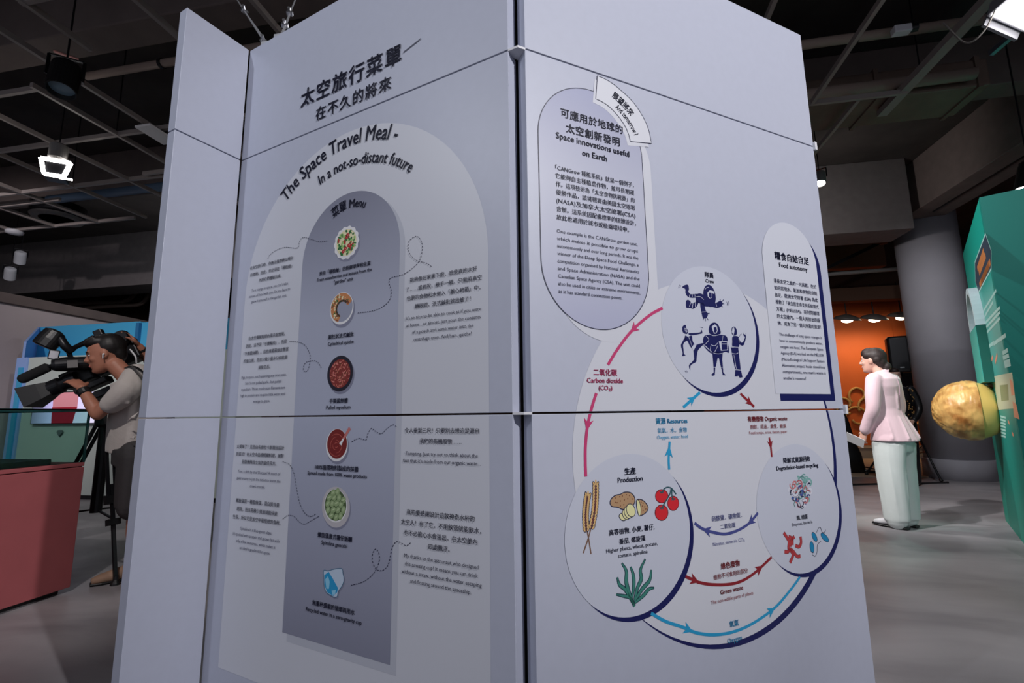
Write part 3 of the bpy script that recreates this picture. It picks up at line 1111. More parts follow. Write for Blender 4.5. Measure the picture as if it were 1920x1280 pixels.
# food autonomy arch
FA = arch(1.156, 0.156, 1.823, 1.158)
Art(RF).poly([(x + 0.024, z - 0.025) for x, z in FA], NAVY, 5.4).build('food_arch_shadow_print')
Art(RF).poly(FA, mat('print_food_arch', srgb(200, 203, 214), 0.42), 6).build('food_arch_print')
t = Type(RF, INK)
t.fit('糧食自給自足', (1452, 485), (1516, 496), 0.016)
t.fit('Food autonomy', (1460, 500), (1513, 510), 0.014)
t.build()
Type(RF, INK2).para(['漫長太空之旅的一大挑戰，在於', '如何實現水、氧氣和食物的自給', '自足。歐洲太空總署 (ESA) 為此', '推動了「微生態生命支持系統替代', '方案」(MELiSSA)。在封閉循環', '的太空艙內，一個人所排出的廢', '物，成為了另一個人所需的資源！'],
                    1, (1451, 542), (1531, 553), (1449, 529), (1457, 609), 'j', 0.008, True).build('note')
Type(RF, INK2).para(['The challenge of long space voyages is', 'how to autonomously produce water,', 'oxygen and food. The European Space', 'Agency (ESA) worked on the MELiSSA', '(Micro-Ecological Life Support System', 'Alternative) project. Inside closed-loop', "compartments, one man's waste is", "another's resource!"],
                    1, (1461, 641), (1541, 647), (1459, 629), (1467, 711), 'j', 0.0).build('note')

# diagram words
for m_, rows in (
    (INK, [('隊員', (1321, 519), (1337, 521), .02), ('Crew', (1322, 529), (1338, 532), .016)]),
    (P_PNK, [('二氧化碳', (1112, 703), (1156, 703), .016), ('Carbon dioxide', (1100, 717), (1167, 718), .016), ('(CO₂)', (1122, 731), (1147, 731), .014)]),
    (P_CYA, [('資源 Resources', (1229, 793), (1288, 793), .018), ('氧氣．水．食物', (1232, 810), (1287, 810), .008), ('Oxygen, water, food', (1231, 822), (1289, 821), 0)]),
    (P_DRD, [('有機廢物 Organic waste', (1401, 789), (1475, 788), .018), ('廚餘．尿液．糞便．紙張', (1406, 803), (1473, 802), .008), ('Food scraps, urine, faeces, paper', (1404, 813), (1475, 812), 0)]),
    (INK, [('生產', (1170, 889), (1191, 887), .018), ('Production', (1157.5, 904), (1204, 901), .016)]),
    (INK, [('高等植物, 小麥, 薯仔,', (1141, 1003), (1226, 991), .012), ('番茄, 螺旋藻', (1160, 1019), (1209, 1012), .012), ('Higher plants, wheat, potato,', (1136, 1036), (1232, 1021), .004), ('tomato, spirulina', (1158, 1045), (1213, 1036), .004)]),
    (INK, [('降解式資源回收', (1468, 867), (1518, 864), .018), ('Degradation-based recycling', (1455, 881), (1533, 875), .014)]),
    (INK, [('酶, 細菌', (1493, 974), (1513, 971), .014), ('Enzymes, bacteria', (1484, 986), (1522, 980), 0)]),
    (P_SLA, [('硝酸鹽．礦物質．', (1334, 976), (1390, 969), .008), ('二氧化碳', (1350, 991), (1378, 987), .008), ('Nitrates, minerals, CO₂', (1336, 1022), (1395, 1014), 0)]),
    (P_DRD, [('綠色廢物', (1351, 1065), (1386, 1060), .018), ('植物不可食用的部分', (1337, 1085), (1401, 1073), .008), ('Green waste', (1350, 1113), (1392, 1105), .014), ('The non-edible parts of plants', (1332, 1133), (1411, 1113), 0)]),
    (P_CYA, [('氧氣', (1367, 1174), (1384, 1171), .016), ('Oxygen', (1363, 1204), (1390, 1199), .010)]),
):
    for s, a_, b_, bo in rows:
        Type(RF, m_).fit(s, a_, b_, bo).build('diagram_word')

# arrows
za, zb, zc_ = Z(RF, 1040, 540, 3.2), Z(RF, 1040, 820, 3.557), Z(RF, 1300, 820, 3.047)


def flow(name, m_, pts, w, heads, size=0.036):
    a = Art(RF)
    sp_ = smooth_path(pts, 8)
    a.ribbon(sp_, w, m_, 6.2)
    for hp in heads:
        i = min(range(len(sp_)), key=lambda k: (sp_[k] - hp).length)
        d = sp_[min(i + 1, len(sp_) - 1)] - sp_[max(i - 1, 0)]
        d.normalize()
        a.arrow_head(sp_[i] + d * size * 0.6, math.atan2(d.y, d.x), size, m_, 6.6)
    a.build(name)


flow('carbon_arrow_print', P_PNK, za([(645, 120), (580, 155), (510, 210), (440, 280), (370, 375), (318, 460)]), 0.0095, za([(480, 240)]))
flow('carbon_arrow_print', P_PNK, za([(248, 630), (220, 720), (195, 830), (183, 950), (182, 1040), (185, 1130)]), 0.0095, za([(200, 815)]))
flow('resource_arrow_print', P_CYA, za([(770, 715), (870, 625)]), 0.010, za([(815, 672)]), 0.034)
flow('waste_arrow_print', P_DRD, za([(1112, 632), (1195, 712)]), 0.009, za([(1168, 686)]), 0.034)
flow('resource_arrow_print', P_CYA, za([(685, 1088), (682, 1020), (688, 920)]), 0.0085, za([(683, 985)]))
flow('waste_arrow_print', P_DRD, za([(1285, 895), (1294, 950), (1300, 1012)]), 0.008, za([(1293, 935)]), 0.03)
flow('nitrate_arrow_print', P_SLA, zc_([(367, 430), (315, 490), (250, 530), (180, 550), (110, 540), (50, 520), (5, 488)]) , 0.009, zc_([(330, 472), (75, 530)]))
flow('green_waste_arrow_print', P_DRD, zb([(870, 925), (940, 955)]) + zc_([(30, 826), (100, 838), (190, 838), (270, 820), (350, 770), (445, 682)]), 0.009, zb([(925, 950)]) + zc_([(375, 750)]))
flow('oxygen_arrow_print', P_CYA, zb([(640, 1170), (740, 1225), (850, 1262)]) + zc_([(10, 1112), (100, 1125), (200, 1115), (300, 1080), (400, 1020), (480, 955), (560, 860), (607, 795)]), 0.009, zb([(880, 1268)]) + zc_([(440, 990)]))

# ------------------------------------------------------------------ drawn crew (navy silhouettes with pale seams)
zk = Z(RF, 1240, 500, 5.335)


def shp(a, pts, m_, layer, closed_smooth=True):
    p = zk(pts)
    a.poly(smooth_path(p, 4, True) if closed_smooth else p, m_, layer)


def stroke(a, pts, w, m_, layer):
    p = zk(pts)
    a.ribbon(smooth_path(p, 4) if len(p) > 2 else p, w, m_, layer)


SEAM = CIRC
a = Art(RF)   # floating astronaut
shp(a, [(205, 205), (228, 185), (262, 182), (272, 225), (268, 250), (290, 275), (350, 272), (360, 300), (310, 312), (262, 300), (238, 262), (236, 225)], NAVY, 7)
shp(a, [(242, 350), (260, 332), (285, 345), (300, 368), (345, 348), (368, 350), (352, 395), (315, 422), (275, 412), (245, 408)], NAVY, 7)
shp(a, [(340, 290), (372, 268), (420, 285), (470, 370), (490, 392), (440, 398), (390, 370), (345, 350)], NAVY, 7)
a.ell(zk([(478, 292)])[0], 0.0285, 0.0395, NAVY, 7.2)
shp(a, [(385, 370), (420, 365), (440, 440), (462, 470), (450, 510), (415, 515), (400, 470)], NAVY, 7)
shp(a, [(480, 385), (545, 360), (590, 340), (610, 375), (585, 405), (540, 412)], NAVY, 7)
for p in ([(600, 350), (620, 330)], [(605, 370), (625, 372)], [(598, 390), (612, 405)], [(582, 345), (585, 322)], [(420, 510), (412, 535)], [(435, 515), (438, 545)], [(450, 510), (465, 535)], [(458, 470), (478, 465)]):
    stroke(a, p, 0.0028, NAVY, 7)
for p in ([(262, 255), (270, 240)], [(282, 270), (275, 300)], [(305, 272), (305, 305)], [(330, 272), (332, 302)], [(290, 358), (275, 400)], [(312, 362), (305, 415)], [(335, 355), (335, 408)], [(390, 455), (440, 450)], [(345, 300), (385, 300), (420, 330)], [(540, 365), (550, 400)], [(430, 230), (445, 212), (470, 205)]):
    stroke(a, p, 0.0016, SEAM, 8)
a.poly(zk([(455, 260), (480, 235), (520, 245), (525, 275), (505, 265), (500, 310), (480, 320), (460, 300)]), SEAM, 8)
a.poly(zk([(470, 258), (498, 262), (500, 300), (486, 316), (470, 298)]), NAVY, 8.5)
for p in ([(168, 215), (172, 195), (182, 180)], [(182, 215), (185, 200), (192, 188)], [(648, 350), (655, 368), (652, 388)], [(664, 345), (672, 365), (670, 388)]):
    stroke(a, p, 0.0016, NAVY, 7)
a.build('floating_astronaut_print', 'drawn astronaut floating in a ribbed suit')
a = Art(RF)   # kicking figure
shp(a, [(205, 610), (222, 585), (240, 585), (245, 615), (262, 640), (258, 668), (240, 672), (212, 655)], NAVY, 7)
shp(a, [(232, 690), (262, 700), (300, 690), (310, 745), (335, 795), (310, 825), (280, 790), (255, 740), (236, 745)], NAVY, 7)
shp(a, [(270, 665), (330, 662), (385, 655), (398, 630), (405, 655), (400, 668), (330, 682), (280, 684)], NAVY, 7)
shp(a, [(236, 700), (245, 735), (215, 775), (218, 830), (222, 870), (238, 885), (205, 892), (210, 860), (192, 790), (205, 755)], NAVY, 7)
shp(a, [(310, 800), (345, 782), (400, 765), (425, 770), (395, 800), (362, 840), (350, 900), (345, 940), (325, 925), (318, 850)], NAVY, 7)
shp(a, [(330, 922), (348, 938), (335, 958), (290, 985), (284, 1035), (272, 985), (300, 955)], NAVY, 7)
a.poly(zk([(298, 808), (320, 775), (345, 788), (318, 838)]), SEAM, 8)
stroke(a, [(268, 700), (285, 745), (300, 790)], 0.0014, SEAM, 8)
a.poly(zk([(228, 612), (245, 622), (256, 648), (244, 660), (232, 640)]), SEAM, 7.6)
a.poly(zk([(232, 618), (246, 630), (250, 648), (240, 650)]), NAVY, 7.9)
stroke(a, [(240, 680), (262, 690)], 0.006, SEAM, 8)
for p in ([(385, 605), (412, 612)], [(230, 1040), (248, 1060)], [(242, 1035), (258, 1055)]):
    stroke(a, p, 0.0016, NAVY, 7)
a.build('kicking_figure_print', 'drawn slim crew member kicking a leg')
a = Art(RF)   # central astronaut
shp(a, [(470, 640), (478, 590), (505, 562), (540, 560), (570, 590), (590, 660), (560, 690), (490, 685)], NAVY, 7)
a.poly(zk([(498, 600), (530, 575), (552, 595), (560, 640), (545, 668), (522, 668), (510, 640)]), SEAM, 8)
a.poly(zk([(520, 605), (545, 605), (552, 640), (540, 662), (522, 655)]), NAVY, 8.5)
shp(a, [(412, 730), (430, 690), (470, 680), (600, 680), (650, 700), (660, 760), (672, 830), (668, 862), (640, 850), (610, 860), (560, 866), (505, 850), (450, 800), (420, 770)], NAVY, 7)
a.poly(zk([(505, 845), (610, 855), (605, 930), (612, 1005), (592, 1005), (572, 915), (560, 910), (540, 1000), (518, 1005)]), NAVY, 7)
a.poly(zk([(518, 1008), (536, 1008), (530, 1085), (505, 1090), (495, 1078), (520, 1055)]), NAVY, 7)
a.poly(zk([(594, 1008), (612, 1008), (615, 1055), (640, 1085), (610, 1085)]), NAVY, 7)
shp(a, [(418, 780), (450, 815), (500, 855), (492, 866), (440, 820)], NAVY, 7)
for p in ([(470, 668), (520, 690), (590, 675)], [(440, 690), (470, 730), (435, 775)], [(490, 780), (530, 790), (560, 760)], [(612, 690), (605, 740)], [(515, 862), (560, 872), (605, 866)], [(490, 790), (482, 835)], [(560, 790), (530, 850)]):
    stroke(a, p, 0.0017, SEAM, 8)
a.poly(zk([(570, 745), (655, 745), (660, 835), (590, 840)]), SEAM, 8)
a.poly(zk([(596, 752), (650, 752), (654, 828), (598, 832)]), NAVY, 8.5)
stroke(a, [(600, 772), (650, 772)], 0.002, SEAM, 8.8)
a.build('standing_astronaut_print', 'drawn astronaut in a round helmet holding a chest pack')
a = Art(RF)   # right figure
shp(a, [(698, 650), (700, 615), (722, 600), (742, 615), (752, 650), (748, 680), (728, 688), (708, 680)], NAVY, 7)
a.poly(zk([(700, 655), (706, 618), (722, 606), (728, 640), (718, 682)]), SEAM, 8)
shp(a, [(708, 700), (740, 692), (770, 705), (775, 760), (768, 805), (710, 800), (705, 745)], NAVY, 7)
shp(a, [(768, 715), (790, 755), (812, 752), (832, 705), (820, 690), (818, 672), (842, 690), (835, 740), (818, 785), (790, 785), (770, 760)], NAVY, 7)
a.poly(zk([(692, 808), (765, 808), (775, 900), (790, 1030), (735, 1025), (710, 920)]), NAVY, 7)
a.poly(zk([(735, 1030), (792, 1035), (808, 1105), (780, 1110), (762, 1085), (758, 1098), (730, 1095)]), NAVY, 7)
for p in ([(692, 800), (770, 806)], [(700, 865), (740, 872), (765, 860)], [(720, 880), (745, 1020)], [(732, 1028), (792, 1034)], [(768, 712), (775, 760)]):
    stroke(a, p, 0.0017, SEAM, 8)
for p in ([(776, 700), (785, 680), (798, 672)], [(820, 672), (815, 660)], [(838, 680), (842, 665)]):
    stroke(a, p, 0.0014, NAVY, 7)
a.build('waving_figure_print', 'drawn crew member raising one hand')

# ------------------------------------------------------------------ plants, microbes
TAN = mat('print_tan', srgb(196, 158, 112), 0.42)
TANL = mat('print_wheat', srgb(214, 176, 118), 0.42)
WRED = mat('print_wheat_red', srgb(140, 70, 52), 0.42)
POT = mat('print_potato', srgb(176, 142, 108), 0.42)
POTF = mat('print_potato_flesh', srgb(222, 218, 164), 0.42)
TOM = mat('print_tomato', srgb(206, 42, 52), 0.42)
STEM = mat('print_stem', srgb(48, 84, 92), 0.42)
ALG = mat('print_algae', srgb(62, 128, 116), 0.42)
ALGD = mat('print_algae_dark', srgb(30, 62, 72), 0.42)
MIC = mat('print_microbe_red', srgb(176, 62, 66), 0.42)
MICD = mat('print_microbe_outline', srgb(96, 30, 40), 0.42)
BAC = mat('print_bacteria_blue', srgb(34, 130, 176), 0.42)

zw = Z(RF, 1060, 880, 8.0)
a = Art(RF)
for ax in ([(450, 190), (448, 420), (430, 640), (385, 880)], [(335, 360), (310, 520), (298, 700), (310, 920)]):
    ax = smooth_path(zw(ax), 10)
    k = len(ax)
    a.ribbon(ax, 0.003, WRED, 6.5)
    for i in range(1, k - 1, 2):
        d = (ax[i + 1] - ax[i - 1]).normalized()
        an = math.atan2(-d.y, -d.x)
        for sg in (-1, 1):
            c = ax[i] + Vector((-d.y, d.x)) * sg * 0.0060
            a.ell(c, 0.0082, 0.0046, OUTL, 6.6, an - sg * 0.5, 12)
            a.ell(c, 0.0058, 0.0028, TANL, 7.0, an - sg * 0.5, 12)
    a.ell(ax[0], 0.008, 0.003, TANL, 7.2, 1.5, 10)
for p in (zb([(212, 610), (225, 680), (240, 775)]), zb([(240, 600), (222, 670), (188, 770)])):
    a.ribbon(smooth_path(p, 4), 0.0042, mat('print_stalk', srgb(120, 92, 78), 0.42), 6.4)
a.build('wheat_print', 'drawn crossed wheat ears')
a = Art(RF)
pot = smooth_path(zw([(665, 490), (690, 430), (750, 385), (820, 370), (880, 340), (960, 342), (1020, 390), (1038, 460), (1010, 540), (940, 590), (850, 595), (780, 565), (690, 550)]), 4, True)
a.poly(pot, POT, 6.2)
a.ribbon(pot, 0.0028, OUTL, 6.5, True)
half = smooth_path(zw([(1060, 470), (1110, 445), (1170, 470), (1225, 535), (1235, 590), (1190, 655), (1110, 688), (1075, 620)]), 4, True)
a.poly(half, POT, 6.2)
a.ribbon(half, 0.0028, OUTL, 6.5, True)
cut = smooth_path(zw([(1062, 470), (1085, 455), (1110, 500), (1128, 590), (1120, 680), (1098, 685), (1075, 610)]), 4, True)
a.poly(cut, POTF, 6.8)
a.ribbon(cut, 0.0018, OUTL, 7, True)
for i, (cx_, cy_, rx_, ry_) in enumerate(((855, 710, 52, 55), (905, 670, 55, 78), (935, 640, 58, 90), (975, 610, 66, 98))):
    e_ = zw([(cx_ + rx_ * math.cos(q * .2618) + 14 * math.sin(q * .2618), cy_ + ry_ * math.sin(q * .2618)) for q in range(24)])
    a.poly(e_, POTF, 7.2 + i * 0.5)
    a.ribbon(e_, 0.0022, OUTL, 7.4 + i * 0.5, True)
for x, y in ((750, 425), (810, 405), (850, 395), (910, 375), (955, 390), (820, 470), (880, 455), (930, 435), (1000, 440), (745, 490), (770, 495), (870, 525), (820, 545), (1130, 490), (1160, 505), (1150, 545), (1185, 555), (1200, 590), (1160, 615)):
    a.ell(zw([(x, y)])[0], 0.0022, 0.0016, P_BROWN, 6.9, 0.5, 8)
a.build('potato_print', 'drawn potato with slices')
a = Art(RF)
for x, y, rx_, ry_ in ((1440, 398, 96, 100), (1612, 505, 84, 108), (1437, 645, 98, 116)):
    e_ = zw([(x + rx_ * math.cos(q * .2618), y + ry_ * math.sin(q * .2618)) for q in range(24)])
    a.poly(e_, TOM, 6.4)
    a.ribbon(e_, 0.0022, MICD, 6.6, True)
    for q in range(5):
        an = -0.3 + q * 0.9
        a.ribbon([zw([(x, y - ry_ * 0.62)])[0], zw([(x + 34 * math.cos(an), y - ry_ * 0.62 + 30 * math.sin(an))])[0]], 0.0026, STEM, 6.8)
for p in ([(1450, 330), (1480, 285), (1530, 265), (1590, 285), (1655, 370)], [(1580, 290), (1560, 370), (1500, 470), (1450, 560)], [(1595, 300), (1590, 360), (1600, 430)]):
    a.ribbon(smooth_path(zw(p), 5), 0.0045, STEM, 7)
a.build('tomato_print', 'drawn vine tomatoes')
a = Art(RF)
for p, w in (([(530, 1125), (495, 1040), (475, 960), (475, 890), (445, 835)], .011), ([(528, 1110), (470, 1015), (430, 980), (415, 930)], .008), ([(530, 1120), (500, 1065), (460, 1055), (408, 1045)], .008),
             ([(515, 1060), (525, 980), (520, 910), (503, 860)], .009), ([(530, 1080), (550, 1000), (575, 940), (570, 880), (602, 808)], .010), ([(530, 1090), (580, 1010), (630, 950), (642, 880)], .010), ([(532, 1100), (590, 1050), (625, 1010), (662, 1000)], .009)):
    sp_ = smooth_path(zb(p), 6)
    k = len(sp_)
    ws = [0.0015 + 0.72 * w * math.sin(math.pi * min(1, 0.12 + 0.88 * i / (k - 1))) for i in range(k)]
    a.ribbon(sp_, [x + 0.0045 for x in ws], ALGD, 6.3)
    a.ribbon(sp_, ws, ALG, 6.8)
a.build('seaweed_print', 'drawn green algae fronds')
# enzyme tangle
zd = Z(RF, 1440, 850, 5.333)
a = Art(RF)
rr = random.Random(11)
ECOL = [mat('print_enzyme_a', srgb(120, 170, 165), .42), mat('print_enzyme_b', srgb(70, 90, 150), .42), mat('print_enzyme_c', srgb(200, 110, 110), .42), mat('print_enzyme_d', srgb(210, 212, 222), .42), OUTL]
for i in range(70):
    t_ = rr.random() * 6.28
    q = math.sqrt(rr.random())
    cx_, cy_ = 322 + 95 * q * math.cos(t_), 375 + 150 * q * math.sin(t_)
    r_ = 10 + 22 * rr.random()
    s_ = rr.random() * 6.28
    m_ = ECOL[0] if cy_ < 300 else rr.choice(ECOL)
    if 240 < cx_ < 330 and 290 < cy_ < 340:
        m_ = ECOL[2]
    arc = zd([(cx_ + r_ * math.cos(s_ + j * 0.5), cy_ + r_ * 1.2 * math.sin(s_ + j * 0.5)) for j in range(9)])
    a.ribbon(arc, 0.0035 + 0.003 * rr.random(), m_, 6.2 + i * 0.02)
    if i % 2 == 0:
        a.ribbon(arc, 0.0012, OUTL, 6.25 + i * 0.02)
for r_ in (15, 28, 40):
    a.ribbon(zd([(268 + r_ * math.cos(j * .4), 395 + r_ * math.sin(j * .4)) for j in range(13)]), 0.003, ECOL[3], 8)
a.ribbon(smooth_path(zd([(320, 500), (318, 540), (335, 550), (350, 540), (345, 525)]), 4), 0.002, OUTL, 8)
a.build('enzyme_print', 'drawn tangled enzyme ribbon')
a = Art(RF)
for p in ([(152, 790), (185, 840), (205, 880), (200, 940), (212, 965)], [(200, 830), (235, 850), (240, 915)], [(260, 830), (230, 860), (215, 930)], [(160, 980), (195, 980), (210, 955), (245, 975), (285, 1025), (320, 1025)], [(215, 960), (245, 1010), (215, 1090)], [(320, 828), (325, 890), (305, 930), (268, 918)]):
    sp_ = smooth_path(zd(p), 5)
    a.ribbon(sp_, 0.0125, MICD, 6.3)
    a.ribbon(sp_, 0.0095, MIC, 6.8)
a.build('bacteria_print', 'drawn red rod bacteria')
a = Art(RF)
for x, y, rx_, ry_, ro in ((460, 832, 24, 46, 0.35), (435, 935, 21, 56, 0.12), (563, 838, 38, 44, 0.6)):
    e_ = zd([(x + rx_ * math.cos(q * .2618) * math.cos(ro) - ry_ * math.sin(q * .2618) * math.sin(-ro), y + rx_ * math.cos(q * .2618) * math.sin(ro) * 0.2 + ry_ * math.sin(q * .2618)) for q in range(24)])
    a.poly(e_, BAC, 6.5)
    a.ribbon(e_, 0.002, OUTL, 6.8, True)
for p in ([(480, 790), (500, 745), (520, 740), (535, 785), (560, 785), (572, 760)], [(525, 875), (490, 910), (485, 985), (465, 1025), (440, 1010)]):
    a.ribbon(smooth_path(zd(p), 5), 0.0022, OUTL, 6.4)
a.build('flagellate_print', 'drawn blue cells with tails')
COL.objects.unlink(_fo)
bpy.data.objects.remove(_fo)
# ================================================================== open ceiling grid, services, lamps
GZ = 4.0
grid = empty('ceiling_grid', (0, 0, GZ), kind='structure')


def gbar(p, q, w=0.032, h=0.045, m=BARC):
    a, b = Vector(p) - Vector((0, 0, GZ)), Vector(q) - Vector((0, 0, GZ))
    return MB().bar(a, b, w, h).build('grid_bar', m, grid)


AX = [(-8.85, 2.5, 5.6), (-8.05, 2.5, 5.5), (-7.25, 2.5, 5.5), (-6.42, 2.0, 5.5), (-5.60, 2.0, 5.5), (-4.80, 2.95, 5.5), (-4.33, 1.8, 2.75), (-4.34, 3.02, 3.72), (-3.87, 1.6, 2.72), (-3.09, 1.2, 3.0), (-3.86, 3.72, 5.5),
      (-2.3, 1.2, 5.5), (-1.5, 2.4, 5.5), (-0.75, 2.4, 5.5), (0.6, 2.6, 5.6), (1.33, 2.6, 4.5), (2.09, 2.8, 4.63), (2.50, 4.65, 5.85), (1.95, 5.0, 5.9)]
for x, y0, y1 in AX:
    gbar((x, y0, GZ), (x, y1, GZ))
gbar((2.88, 2.4, GZ + .03), (2.88, 5.0, GZ + .03), 0.085, 0.06)
for y, x0, x1 in [(3.0, -7.0, -4.80), (3.72, -9.3, -3.0), (4.53, -9.4, -5.0), (4.79, -9.4, -7.0), (5.49, -9.4, -6.6), (4.45, -5.3, -4.2), (4.63, 1.3, 2.9), (5.03, 1.2, 2.0), (2.27, -3.9, -2.3)]:
    gbar((x0, y, GZ + .004), (x1, y, GZ + .004))
# hangers of the grid
for x, y in ((-5.6, 3.0), (-4.8, 3.7), (-6.42, 4.5), (2.09, 3.2), (2.88, 4.4), (-3.87, 2.0)):
    MB().tube([(x, y, 0), (x, y, 1.0)], 0.006, 6).build('hanger_rod', BLACKM, grid)

# pipes and ducts
PIPEC = mat('pipe_paint', srgb(150, 132, 122), 0.6)


def pipe(path, r, m, label, cat='pipe', n=14, clamps=(), name='ceiling_pipe', group=None):
    e = empty(name, path[0], label=label, cat=cat, group=group)
    off = Vector(path[0])
    MB().tube([Vector(p) - off for p in path], r, n).build('pipe_run', m, e, smooth=True)
    for c in clamps:
        MB().lathe([(r * 1.25, -0.015), (r * 1.25, 0.015)], n, Vector(c) - off, (1, 0, 0)).build('pipe_clamp', BLACKM, e)
    return e


p0, p1 = at_h(1500, 85, 4.3), at_h(1800, 50, 4.3)
pipe([(p0.x - 1.2, p0.y, 4.3), (p1.x + 0.25, p0.y, 4.3)], 0.04, PIPEC, 'pale brown pipe running above the stand on the right', clamps=[(2.3, p0.y, 4.3)])
pipe([(-4.75, 3.33, 4.36), (-2.6, 3.33, 4.36)], 0.035, PIPEC, 'brown pipe hung below the concrete beam on the left', clamps=[(-3.9, 3.33, 4.36)])
q = at_h(200, 362, 4.25)
pipe([(q.x - 1.0, q.y, 4.25), (q.x + 2.6, q.y, 4.25)], 0.06, mat('blue_grey_pipe', srgb(96, 118, 142), 0.4), 'blue grey pipe crossing above the ceiling grid on the left')
for k, (pa, pb, pc) in enumerate((((80, 572), (232, 565), (255, 548)), ((150, 578), (262, 570), (282, 550)))):
    pts = [at_y(*pa, 10.2), at_y(*pb, 10.2), at_y(*pc, 10.2)]
    pipe(smooth_path([pts[0], pts[0].lerp(pts[1], 0.6), pts[1], pts[2], pts[2] + Vector((0.5, 0, 0.5))], 5), 0.05, PIPEC, ['upper brown bent pipe beyond the grey bulkhead', 'lower brown bent pipe beyond the grey bulkhead'][k], group='bent pipes beyond the bulkhead')
# round air diffuser
q = at_h(108, 412, 4.15)
df = empty('air_diffuser', q, label='round grey air diffuser above the ceiling grid', cat='air vent')
for r in (0.30, 0.22, 0.14):
    MB().lathe([(r, 0.0), (r + 0.03, 0.035), (r + 0.025, 0.04), (r - 0.008, 0.005)], 40).build('diffuser_ring', mat('diffuser_paint', srgb(120, 116, 114), 0.6), df)
MB().lathe([(0.30, 0.04), (0.33, 0.07), (0.33, 0.22)], 40).build('duct_collar', BLACKM, df)
# ducts on the right behind the grid
DUCT = mat('brown_duct', srgb(112, 94, 84), 0.7, noise_amt=0.12, noise_scale=4)
q = at_h(1600, 215, 4.08)
d1 = empty('air_duct', (q.x, q.y, 4.08), label='brown rectangular air duct above the right side grid', cat='duct')
MB().box(-1.6, 1.05, -0.25, 0.25, 0, 0.28).build('duct_body', DUCT, d1, bevel=0.02)
for x in (-0.9, 0.1, 0.95):
    MB().box(x - 0.02, x + 0.02, -0.27, 0.27, -0.02, 0.30).build('duct_flange', DUCT, d1)
q = at_h(1600, 168, 4.15)
pipe([(q.x - 1.3, q.y, 4.15), (q.x + 1.0, q.y - 0.02, 4.15)], 0.055, PIPEC, 'thick pale pipe next to the brown air duct')
# trusses and pipes beyond the right bulkhead
pa, pb = at_y(1540, 515, 10.4), at_y(1672, 505, 10.4)
pipe([pa, pb + (pb - pa) * 0.6], 0.04, mat('grey_pipe', srgb(150, 150, 150), 0.5), 'grey pipe behind the bulkhead above the orange wall')
pa, pb = at_y(1545, 505, 10.0), at_y(1650, 455, 10.0)
br = empty('roof_brace', pa, label='dark diagonal brace under the bulkhead above the orange wall', cat='brace')
MB().bar((0, 0, 0), pb - pa, 0.06, 0.06).build('brace_bar', BLACKM, br)
MB().cbox(pb - pa, (0.22, 0.08, 0.06)).build('gusset', mat('rusty_paint', srgb(150, 96, 70), 0.7), br)
pa, pb = at_y(1540, 556, 11.0), at_y(1690, 548, 11.0)
MB().box(pa.x - 1, pb.x + 2, 10.9, 11.15, pa.z - 0.14, pa.z + 0.14).build('ceiling_beam', mat('far_beam', srgb(100, 74, 60), 0.8), kind='structure')
pa = at_y(1600, 470, 11.2)
MB().box(2, 6.2, 11.3, 11.5, pa.z - 0.35, pa.z + 0.5).build('ceiling_beam', mat('far_beam2', srgb(120, 88, 66), 0.8), kind='structure')


# lamps
def track_spot(loc, target, label, size=1.0, lit=None, watts=0, cone=50, drop=0.0, group=None, canm=BLACK, ring=False):
    loc = Vector(loc)
    e = empty('track_spotlight', loc, label=label, cat='spotlight', group=group)
    d = (Vector(target) - loc).normalized()
    r, L = 0.085 * size, 0.24 * size
    prof = [(r * 0.55, -L * 0.5), (r * 0.95, -L * 0.42), (r, -L * 0.3), (r, L * 0.5), (r * 0.9, L * 0.5), (r * 0.82, L * 0.36)]
    MB().lathe(prof, 24, (0, 0, 0), d).build('lamp_can', canm, e, smooth=False)
    MB().lathe([(0.0, L * 0.40), (r * 0.84, L * 0.37)], 24, (0, 0, 0), d).build('lens', lit or mat('lens_glass', srgb(150, 180, 200), 0.12, spec=1.0), e)
    up = Vector((0, 0, L * 0.62))
    s = d.cross(Vector((0, 0, 1)))
    s = s.normalized() if s.length > 0.1 else Vector((1, 0, 0))
    mb = MB()
    for k in (-1, 1):
        mb.bar(s * k * (r + 0.01), s * k * (r + 0.01) + up, 0.02 * size, 0.008)
    mb.bar(s * -(r + 0.01) + up, s * (r + 0.01) + up, 0.02 * size, 0.01)
    mb.build('yoke', BLACKM, e)
    if drop:
        drop = 4.99 - loc.z - up.z
        MB().tube([up, up + Vector((0, 0, drop))], 0.006 * size, 8).build('stem', BLACKM, e)
    if watts:
        spot_light('lamp_light', loc + d * (L * 0.55), loc + d * 3, watts, cone, 0.6, 0.05, (1, 0.97, 0.93), None).parent = None
    return e


q = at_h(121, 146, 3.78)
track_spot(q, q + Vector((0.25, -0.30, -1.6)), 'black unlit track spotlight hanging below the brown beam', 1.15, None, 0, drop=0.2)
# lit wash light with barn doors
q = at_h(105, 318, 3.62)
w = empty('wash_light', q, label='square wash light glowing white at its rim on the left ceiling', cat='ceiling light')
w.rotation_euler = (0, 0, math.radians(38))
MB().lathe([(0.06, 0.10), (0.075, 0.12), (0.075, 0.26), (0.05, 0.28)], 24).build('lamp_can', mat('grey_can', srgb(130, 126, 124), 0.5), w)
MB().tube([(0, 0, 0.27), (0, 0, 4.99 - q.z)], 0.006, 8).build('stem', BLACKM, w)
MB().cbox((0, 0.05, 0.0), (0.17, 0.12, 0.2)).build('housing', BLACKM, w, bevel=0.01)
P4 = [(-0.115, 0.085), (0.115, 0.085), (0.075, -0.075), (-0.075, -0.075)]
for i in range(4):
    a_, b_ = P4[i], P4[(i + 1) % 4]
    MB().bar((a_[0], -0.03, a_[1]), (b_[0], -0.03, b_[1]), 0.03, 0.03).build('glowing_rim', LAMP, w)
